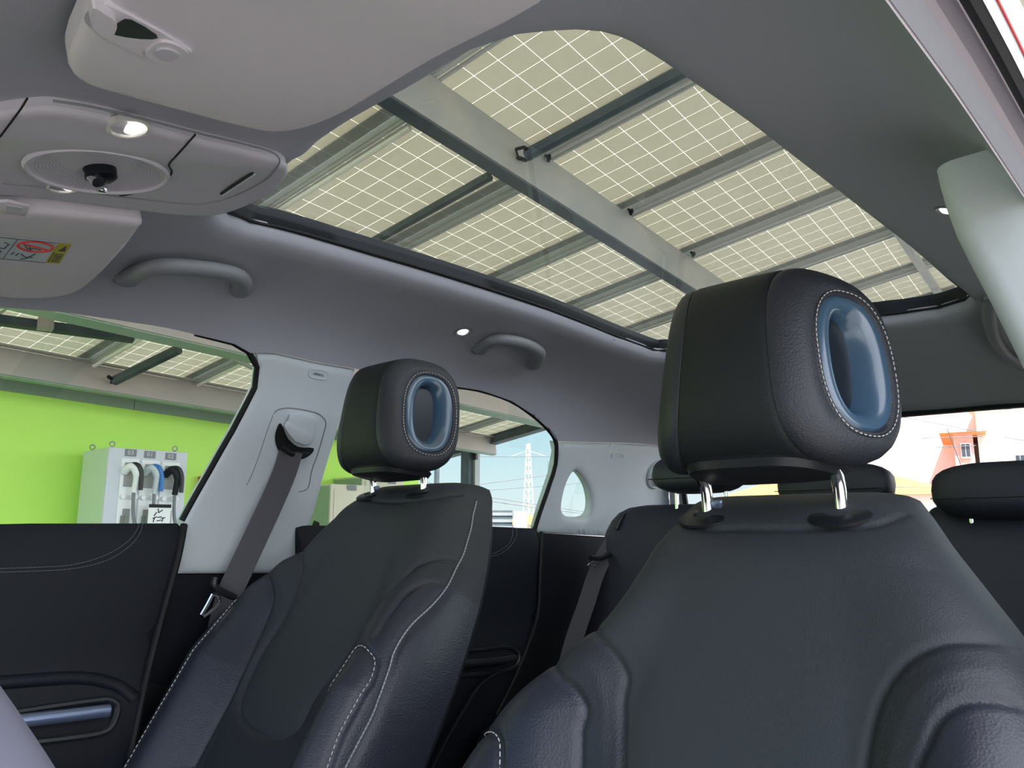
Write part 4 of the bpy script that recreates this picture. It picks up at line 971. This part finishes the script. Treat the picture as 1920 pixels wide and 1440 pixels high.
for (x, y, z, hx, hy, hz) in ((-.33, 1.885, 1.205, .135, .055, .052), (0, 1.975, 1.165, .142, .055, .052), (.395, 1.86, 1.135, .142, .060, .058)):
    mb = MB(); pillow(mb, (x, y, z), hx, hy, hz, 10, 3.0); h_ = mb.out('headrest', M_rear, rb)
    for sx_ in (-.075, .075):
        mb = MB(); mb.tube([(x+sx_, y+.01, z-.02), (x+sx_, y+.01, z-.13)], .006, 10); mb.out('headrest_post', M_chrome, h_)
    mb = MB(); mb.tube([(x+hx*.93*math.cos(t)*1.0, y-hy*1.02*abs(math.cos(t*0)), z-hz*.25) for t in np.linspace(math.pi, 0, 20)], .0012, 5); mb.out('seam', M_dark, h_)
# ================================================================ SEAT BELTS
def ribbon(name, pts, wid, nrm, m, parent, th=.0014):
    mb = MB(); P = [np.asarray(p, float) for p in pts]; vs = []
    for i, p in enumerate(P):
        t = P[min(i+1, len(P)-1)]-P[max(i-1, 0)]; t /= np.linalg.norm(t); n_ = np.asarray(nrm[i] if isinstance(nrm, list) else nrm, float); s_ = np.cross(t, n_); s_ /= np.linalg.norm(s_); n2 = np.cross(s_, t)
        for a, b in ((-1, -1), (1, -1), (1, 1), (-1, 1)): vs.append(p+s_*a*wid/2+n2*b*th/2)
    mb.add(vs, [(i*4+k, i*4+(k+1) % 4, (i+1)*4+(k+1) % 4, (i+1)*4+k) for i in range(len(P)-1) for k in range(4)]+[(0, 1, 2, 3), ((len(P)-1)*4+3, (len(P)-1)*4+2, (len(P)-1)*4+1, (len(P)-1)*4)])
    return mb.out(name, m, parent)
g0 = hsP(548, 830, .0)
sb = thing('seat_belt', 'grey seat belt hanging from the front passenger pillar guide', 'seat belt', tuple(g0))
pp_ = [hsP(546, 846, .018), hsP(532, 890, .030), hsP(506, 950, .045), hsP(478, 1010, .055), hsP(450, 1070, .060), hsP(434, 1105, .060), hsP(420, 1150, .052), hsP(402, 1230, .02)]
nr = np.array([.75, -.62, .1])
ribbon('webbing', spline(pp_, 6), .047, nr, M_belt, sb)
# height adjuster and slot
def flatpoly(name, pts, f, off0, off1, m, parent, bevel=0, n=0):
    """raised plate bounded by pixels on a cabin surface"""
    ring = [np.array(p, float) for p in (spline([np.array(q, float) for q in pts], n, True) if n else pts)]; k = len(ring)
    mb = MB(); mb.add([f(p[0], p[1], off0) for p in ring]+[f(p[0], p[1], off1) for p in ring], [(i, (i+1) % k, k+(i+1) % k, k+i) for i in range(k)]+[tuple(range(k, 2*k)), tuple(range(k))[::-1]])
    return mb.out(name, m, parent, bevel=bevel)
flatpoly('guide_slot', [(527, 794), (519, 805), (516, 822), (520, 840), (530, 852), (550, 862), (570, 860), (585, 850), (587, 840), (560, 838), (540, 822)], hsP, -.002, .0035, M_rub, sb, n=3)
flatpoly('height_adjuster', [(543, 775), (560, 776), (590, 782), (594, 790), (590, 815), (585, 820), (560, 800), (540, 790)], hsP, -.001, .010, M_trim, sb, bevel=.002)
flatpoly('adjuster_cap', [(538, 788), (560, 800), (588, 816), (583, 832), (573, 836), (553, 828), (541, 814), (532, 800)], hsP, -.001, .018, M_trim, sb, bevel=.003)
mb = MB(); mb.tube([hsP(527, 838, .016), hsP(548, 852, .022), hsP(578, 851, .016)], .0055, 8); mb.out('guide_loop', M_rub, sb)
a_, b_ = hsP(400, 1085, .062), hsP(446, 1118, .062); dr = b_-a_; dr /= np.linalg.norm(dr)
mb = MB(); mb.tube(spline([hsP(404, 1083, .066), hsP(402, 1098, .068), hsP(418, 1110, .068), hsP(440, 1120, .066)], 4), .0065, 8); lp = mb.out('latch_plate', M_dark, sb)
mb = MB(); q = [(399, 1114), (409, 1117), (412, 1131), (393, 1148), (381, 1156), (378, 1152), (388, 1135)]
mb.tube([hsP(x, y, .066) for x, y in q+[q[0]]], .0034, 8); mb.out('tongue', M_chrome, lp)
# rear belt, passenger side
g1 = hsP(1205, 965, .03)
sr_ = thing('seat_belt', 'dark seat belt running down beside the rear bench', 'seat belt', tuple(g1))
f_ = lambda px, py, x: atx(px, py, x)
p2 = [atx(1212, 962, -.56), atx(1190, 968, -.58), atx(1168, 990, -.60), atx(1140, 1030, -.61), atx(1118, 1075, -.61), atx(1100, 1130, -.61), atx(1076, 1200, -.61), atx(1060, 1260, -.60), atx(1040, 1330, -.6)]
ribbon('webbing', spline(p2, 5), .046, np.array([.55, -.8, .15]), M_belt, sr_)
mb = MB(); mb.tube(spline([atx(1155, 993, -.585), atx(1168, 968, -.575), atx(1195, 955, -.565), atx(1215, 958, -.56)], 4), .006, 8); mb.out('guide_cover', M_dark, sr_)
mb = MB(); mb.box(atx(1212, 962, -.555), (.006, 0, 0), (0, .012, 0), (0, 0, .012)); mb.out('anchor_clip', M_alu, sr_, bevel=.003)
q = [(1107, 1060), (1122, 1048), (1127, 1052), (1117, 1063)]; pts = [atx(x, y, -.585) for x, y in q]
mb = MB(); mb.tube([atx(x, y, -.585) for x, y in [(1102, 1061), (1113, 1051), (1126, 1051), (1116, 1062), (1102, 1061)]], .0024, 6); mb.tube([atx(1108, 1056, -.585), atx(1121, 1057, -.585)], .0018, 6); lp = mb.out('tongue', M_chrome, sr_)
mb = MB(); mb.tube([atx(1107, 1046, -.59), atx(1125, 1048, -.585), atx(1143, 1040, -.59)], .008, 8); mb.out('latch_plate', M_dark, sr_)
# ================================================================ GRAB HANDLES AND LAMPS
def grab(label, cx, cy, d0, pts, r=.0105, endr=.016, f=hsP, openp=None):
    t = thing('grab_handle', label, 'grab handle', tuple(f(cx, cy)), 'ceiling grab handles'); lab = t
    pts_ = [f(x, y, o) for x, y, o in pts]
    nn = [NS(*hs(cx, cy))]*0
    P = spline(pts_, 6); N = len(P); rr = [r*(1.35-.35*math.sin(math.pi*i/(N-1))**.5) for i in range(N)]
    n0 = NS(*hs(cx, cy))
    mb = MB(); mb.tube(P, rr, 14, up=n0, flat=.8); mb.out('grip', M_handle, t)
    for k in (0, -1):
        c = P[k]-n0*max(0, pts[k][2]-.006); mb = MB(); mb.lathe(c-n0*.006, n0, [(endr*1.0, 0), (endr, .006), (endr*.85, .011), (endr*.3, .012)], 20, sx=1.25, e1=P[3]-P[0] if k == 0 else P[-4]-P[-1]); mb.out('mount', M_handle, t)
    return t
grab('slate grey grab handle above the front passenger window', 350, 520, 0, [(240, 520, .003), (258, 511, .012), (282, 503, .022), (320, 500, .028), (370, 503, .030), (415, 509, .030), (443, 517, .027), (455, 530, .018), (452, 543, .006)], r=.0148, endr=.020)
grab('slate grey grab handle above the rear side window beside the small lamp', 955, 655, 0, [(900, 654, .003), (912, 645, .012), (928, 638, .022), (952, 638, .028), (978, 643, .030), (998, 651, .028), (1011, 662, .022), (1008, 675, .014), (1002, 683, .006)], r=.0148, endr=.019)
grab('pale grab handle beside the driver side pillar', 1880, 620, 0, [(1862, 560, .004), (1856, 590, .016), (1864, 630, .026), (1885, 662, .022), (1920, 685, .01)], r=.013)
def lamp(label, px, py, r, offz=0, e1=None):
    a = hs(px, py); n0 = NS(*a); c = S(*a)
    t = thing('reading_lamp', label, 'lamp', tuple(c))
    mb = MB(); mb.lathe(c-n0*.004, n0, [(r, 0), (r, .0045), (r*.82, .0065), (r*.62, .004), (r*.60, .0)], 32); mb.out('bezel', M_handle, t)
    mb = MB(); mb.lathe(c-n0*.004, n0, [(r*.60, .001), (r*.58, .005), (r*.35, .0085), (0.001, .0095)], 28); mb.out('lens', M_lamp, t)
    return t
lamp('small lit lamp in front of the rear grab handle', 868, 622, .0215)
lamp('small lit lamp beside the driver side pillar', 1776, 393, .0170)
# ================================================================ OVERHEAD CONSOLE
OFFC = .014
co = [(-70, 205), (0, 190), (51, 183), (97, 181), (175, 194), (272, 218), (389, 249), (467, 268), (518, 283), (536, 298), (531, 315), (506, 342), (447, 373), (397, 387), (350, 388), (233, 375), (117, 359), (0, 347), (-70, 340), (-140, 330), (-170, 270), (-130, 225)]
oc = thing('overhead_console', 'grey ceiling console with two reading lamps and a round camera dish', 'ceiling console', tuple(hsP(185, 300)))
cop = spline(pxs(co), 3, True)
hou = patch('housing', S, NS, cop, [], M_cons, oc, step=.012, off=OFFC, thick=.02, rolls=[('outer', .008)])
def hco(px, py, off=0):        # on the console face
    a = hitp(px, py, lambda th, y: S(th, y)+NS(th, y)*OFFC); return S(*a)+NS(*a)*(OFFC+off)
def groove(name, pts, r=.0011, m=None, closed=False, off=.0002, par=None, n=5):
    mb = MB(); P = linepx(pts, hco, off, n, closed)
    if closed: P.append(P[0])
    mb.tube(P, r, 6); return mb.out(name, m or M_rub, par or hou)
inn = [(187+(x-187)*.965, 290+(y-290)*.93) for x, y in [(97, 181), (175, 194), (272, 218), (389, 249), (467, 268), (518, 283), (536, 298), (531, 315), (506, 342), (447, 373), (397, 387), (350, 388), (233, 375), (117, 359), (0, 347)]]
groove('edge_line', inn, .0010, M_handle)
groove('cover_line', [(366, 252), (350, 270), (332, 290), (317, 308), (322, 322), (312, 340)], .0011)
groove('cover_line', [(317, 336), (280, 355), (232, 366), (224, 364)], .0009)
groove('cover_line', [(51, 184), (38, 205), (18, 232), (0, 256)], .0009)
mb = MB(); P = [hco(474, 323, .0), hco(414, 363, .0)]; mb.tube(P, .0016, 6); mb.out('slot', M_rub, hou)
mb = MB(); P = [hco(477, 325, .001), hco(416, 366, .001)]; mb.tube(P, .0012, 6); mb.out('slot_lip', M_trim, hou)
# camera dish
e0 = [np.array([187+131*math.cos(t)*math.cos(.10)-38*math.sin(t)*math.sin(.13), 315+131*math.cos(t)*math.sin(.10)+38*math.sin(t)]) for t in np.linspace(0, 2*math.pi, 49)[:-1]]
cD = hco(186, 316); nD = NS(*hs(187, 312)); cD = hco(187, 316); ea_ = (hit(318, 329, cD, nD)-hit(56, 303, cD, nD))/2; eb_ = (hit(182, 354, cD, nD)-hit(192, 278, cD, nD))/2; cD = cD+nD*.002
rim3 = [cD+ea_*math.cos(t)+eb_*math.sin(t) for t in np.linspace(0, 2*math.pi, 49)[:-1]]; mb = MB(); vs = []
kk = [(1.06, .0), (1.03, .0035), (1.0, .0035), (.97, .001), (.85, -.0005), (.6, -.002), (.35, -.004), (.2, -.006)]
for k, h in kk: vs += [cD+(p-cD)*k+nD*(h+.001) for p in rim3]
mb.add(vs, [(i*48+j, i*48+(j+1) % 48, (i+1)*48+(j+1) % 48, (i+1)*48+j) for i in range(len(kk)-1) for j in range(48)]+[tuple((len(kk)-1)*48+j for j in range(48))])
dish = mb.out('camera_dish', M_cons, hou)
mb = MB()
for ri in range(5, 20):
    k = ri/21.; m_n = int(6+ri*4.2)
    for j in range(m_n):
        t = 48*(j+(ri % 2)*.5)/m_n; i0 = int(t) % 48; fr_ = t-int(t); p = rim3[i0]*(1-fr_)+rim3[(i0+1) % 48]*fr_
        q = cD+(p-cD)*k*.98+nD*(np.interp(k, [.2, .35, .6, .85, .97], [-.006, -.004, -.002, -.0005, .001])+.001)
        mb.lathe(q, nD, [(.00055, 0), (.0003, .0004)], 5)
mb.out('perforation', M_handle, dish, smooth=False, kind='stuff')
mb = MB(); mb.lathe(cD+nD*-.006, nD, [(.014, 0), (.0155, .005), (.015, .014), (.011, .017), (.004, .0178)], 24); kn = mb.out('camera_housing', M_black, dish, label='glossy black camera stub')
mb = MB(); mb.tube([cD+nD*.006+np.array([-.004, -.010, .002]), cD+nD*.016+np.array([.006, -.006, 0])], .0065, 10); mb.out('lens_barrel', M_chrome, kn)
mb = MB(); mb.box(cD+nD*.013+np.array([-.012, .004, 0]), (.004, .001, 0), (-.001, .0035, 0), (0, 0, .005)); mb.out('side_tab', M_chrome, kn, bevel=.001)
# console reading lamps
def clamp_(px, py, rx, lab):
    c = hco(px, py); n0 = NS(*hs(px, py)); s_ = rx
    mb = MB(); mb.lathe(c, n0, [(s_, -.004), (s_, .0012), (s_*.93, .0022), (s_*.84, .0015), (s_*.74, -.003), (s_*.5, -.007), (.001, -.0075)], 32); rf = mb.out('reading_lamp', M_lampdim, hou, label=lab)
    mb = MB(); q = c+np.array([-.004, .006, 0]); mb.lathe(q-n0*.004, n0, [(s_*.52, -.002), (s_*.5, .002), (s_*.3, .004), (.001, .0045)], 24); mb.out('bulb', M_lamp, rf)
clamp_(241, 240, .0185, 'lit round reading lamp nearer the sunroof')
clamp_(122, 349, .0175, 'lit round reading lamp half hidden by the dish')
# ================================================================ SUN VISORS
def visor(name, label, pts, off, n=3, th=.014):
    t = thing(name, label, 'sun visor', tuple(hsP(*pts[0]))); P = spline(pxs(pts), n, True)
    b = patch('visor_body', S, NS, P, [], M_vis, t, step=.02, off=off, thick=th, rolls=[('outer', .010)]); return t, b
v1, v1b = visor('sun_visor', 'large grey driver sun visor folded up at the top of the picture', [(118, 40), (135, 78), (190, 103), (330, 146), (430, 176), (490, 190), (540, 189), (600, 172), (680, 128), (880, 4), (1050, -110), (1000, -250), (700, -330), (350, -260), (170, -80)], .030)
v2, v2b = visor('sun_visor', 'grey passenger sun visor carrying the airbag warning label', [(262, 390), (255, 402), (230, 438), (195, 478), (165, 508), (135, 528), (85, 538), (0, 535), (-120, 515), (-210, 430), (-160, 370), (-60, 362), (60, 366), (160, 375), (235, 385)], .022, th=.012)
def hv(o):
    def f(px, py, off=0):
        a = hitp(px, py, lambda th, y: S(th, y)+NS(th, y)*o); return S(*a)+NS(*a)*(o+off)
    return f
hv1, hv2 = hv(.030), hv(.022)
# clip and pivot on the driver visor
flatpoly('clip_plate', [(190, 3), (215, 10), (300, 55), (352, 88), (357, 97), (325, 116), (290, 112), (240, 88), (190, 62), (158, 35), (165, 12)], hv1, -.002, .002, M_vis, v1b, n=3)
flatpoly('clip_recess', [(225, 33), (245, 30), (292, 58), (285, 66), (235, 62), (205, 52)], hv1, -.001, .0028, M_dark, v1b, n=2)
flatpoly('clip_button', [(275, 83), (298, 68), (325, 72), (350, 88), (345, 100), (318, 110), (290, 104), (272, 94)], hv1, 0, .0042, M_vis, v1b, n=3)
flatpoly('clip_button_cap', [(288, 85), (301, 77), (320, 80), (334, 90), (322, 99), (303, 98)], hv1, .003, .0056, M_cons, v1b, n=3)
flatpoly('pivot_clip', [(190, 0), (215, 20), (205, 45), (178, 38), (165, 15), (170, -10)], hv1, 0, .008, M_vis, v1b, n=3)
# clip and label on the passenger visor
flatpoly('clip_plate', [(-10, 376), (15, 374), (54, 383), (52, 396), (46, 402), (20, 399), (-10, 395)], hv2, -.001, .0025, M_vis, v2b, n=0, bevel=.001)
flatpoly('clip_slot', [(10, 379), (40, 384), (38, 396), (8, 391)], hv2, 0, .0035, M_cons, v2b)
def lab2(a, b): # label coords a 0..1 along, b 0..1 down -> pixel
    A0, A1, B0, B1_ = np.array([-105., 433.]), np.array([135., 457.]), np.array([-140., 472.]), np.array([111., 494.])
    return (A0*(1-a)+A1*a)*(1-b)+(B0*(1-a)+B1_*a)*b
def lq(name, pts, m, par, o0=.0002, o1=.0008):
    return flatpoly(name, [tuple(lab2(*p)) for p in pts], hv2, o0, o1, m, par)
def lqp(name, pts, m, par, o0):
    f2 = lambda px, py: hitp(px, py, lambda th, y: S(th, y)+NS(th, y)*.022)
    return patch(name, S, NS, [f2(*lab2(*p)) for p in pts], [], m, par, step=.012, off=.022+o0, thick=.0004)
lbm = lqp('warning_label', [(0, 0), (.895, 0), (.895, 1), (0, 1)], M_white, v2b, .0007)
lyl = lqp('warning_label', [(.895, 0), (1, 0), (1, 1), (.895, 1)], M_yel, v2b, .0007)
lq('divider', [(.575, 0), (.58, 0), (.58, 1), (.575, 1)], M_ink, lbm, .0008, .001)
for b0 in (0, .985): lq('border', [(0, b0), (.895, b0), (.895, b0+.02), (0, b0+.02)], M_ink, lbm, .0008, .001)
lq('border', [(.908, .45), (.915, .45), (.915, .95), (.908, .95)], M_ink, lyl, .0008, .001)
mb = MB(); rp = [hv2(66+33*math.cos(t)-3*math.sin(t), 461+3*math.cos(t)+9.0*math.sin(t), .001) for t in np.linspace(0, 2*math.pi, 33)]
mb.tube(rp, .0014, 6); mb.tube([hv2(44, 456, .001), hv2(66, 461.5, .001), hv2(88, 467, .001)], .0012, 6); mb.out('prohibition_ring', M_red, lbm)
lq('warning_triangle', [(.93, .38), (.965, .08), (.985, .38)], M_ink, lyl, .0008, .0011)
for k_ in range(5): lq('text_bar', [(.925+.0*k_, .52+.09*k_), (.985, .52+.09*k_), (.985, .56+.09*k_), (.925, .56+.09*k_)], M_ink, lyl, .0008, .001)
def stroke(pts, m=M_ink, r=.0009): mb = MB(); mb.tube([hv2(*lab2(*p), .0008) for p in pts], r, 5); mb.out('pictogram', m, lbm)
stroke([(.66, .25), (.70, .42), (.74, .36), (.80, .42)]); stroke([(.70, .30), (.73, .46), (.70, .52)])
stroke([(.68, .68), (.72, .80), (.78, .80)]); stroke([(.78, .62), (.74, .86), (.70, .92)]); stroke([(.62, .62), (.61, .74)]); stroke([(.66, .66), (.65, .78)])
stroke([(.50, .22), (.54, .28), (.53, .5), (.48, .48)]); stroke([(.52, .62), (.52, .78), (.47, .80)])
# ================================================================ STEERING WHEEL (edge at the lower left)
stw = thing('steering_wheel', 'pale grey steering wheel rim cutting the bottom left corner', 'steering wheel', (.35, -.1, .85))
M_wheel = mat('lilac grey rim leather', (.13, .13, .17), .5)
wc = np.array([.318, .128, .873]); tl = .45
def wr(al, rr=.18, h=0): a = math.radians(al); n_ = np.array([0, math.cos(tl), math.sin(tl)]); return wc+np.array([rr*math.sin(a), -rr*math.cos(a)*math.sin(tl), rr*math.cos(a)*math.cos(tl)])+n_*h
mb = MB(); mb.tube([wr(a) for a in range(0, 361, 6)], .0165, 16, caps=False); mb.out('rim', M_wheel, stw)
for a in (90, 180, 270):
    mb = MB(); mb.tube([wr(a, .17, -.002), wr(a, .11, -.012), wr(a, .05, -.014)], [.012, .014, .02], 12, up=wr(a, .17, .1)-wr(a, .17, 0), flat=.6); mb.out('spoke', M_dark, stw)
mb = MB(); mb.lathe(wr(0, 0, -.04), wr(0, 0, 1)-wr(0, 0, 0), [(.062, 0), (.068, .015), (.06, .032), (.03, .038), (.001, .039)], 28); mb.out('hub', M_dark, stw)
mb = MB(); mb.tube([wr(0, 0, -.04), wr(0, 0, -.45)], .035, 14); mb.out('column', M_dark, stw)
#CONT
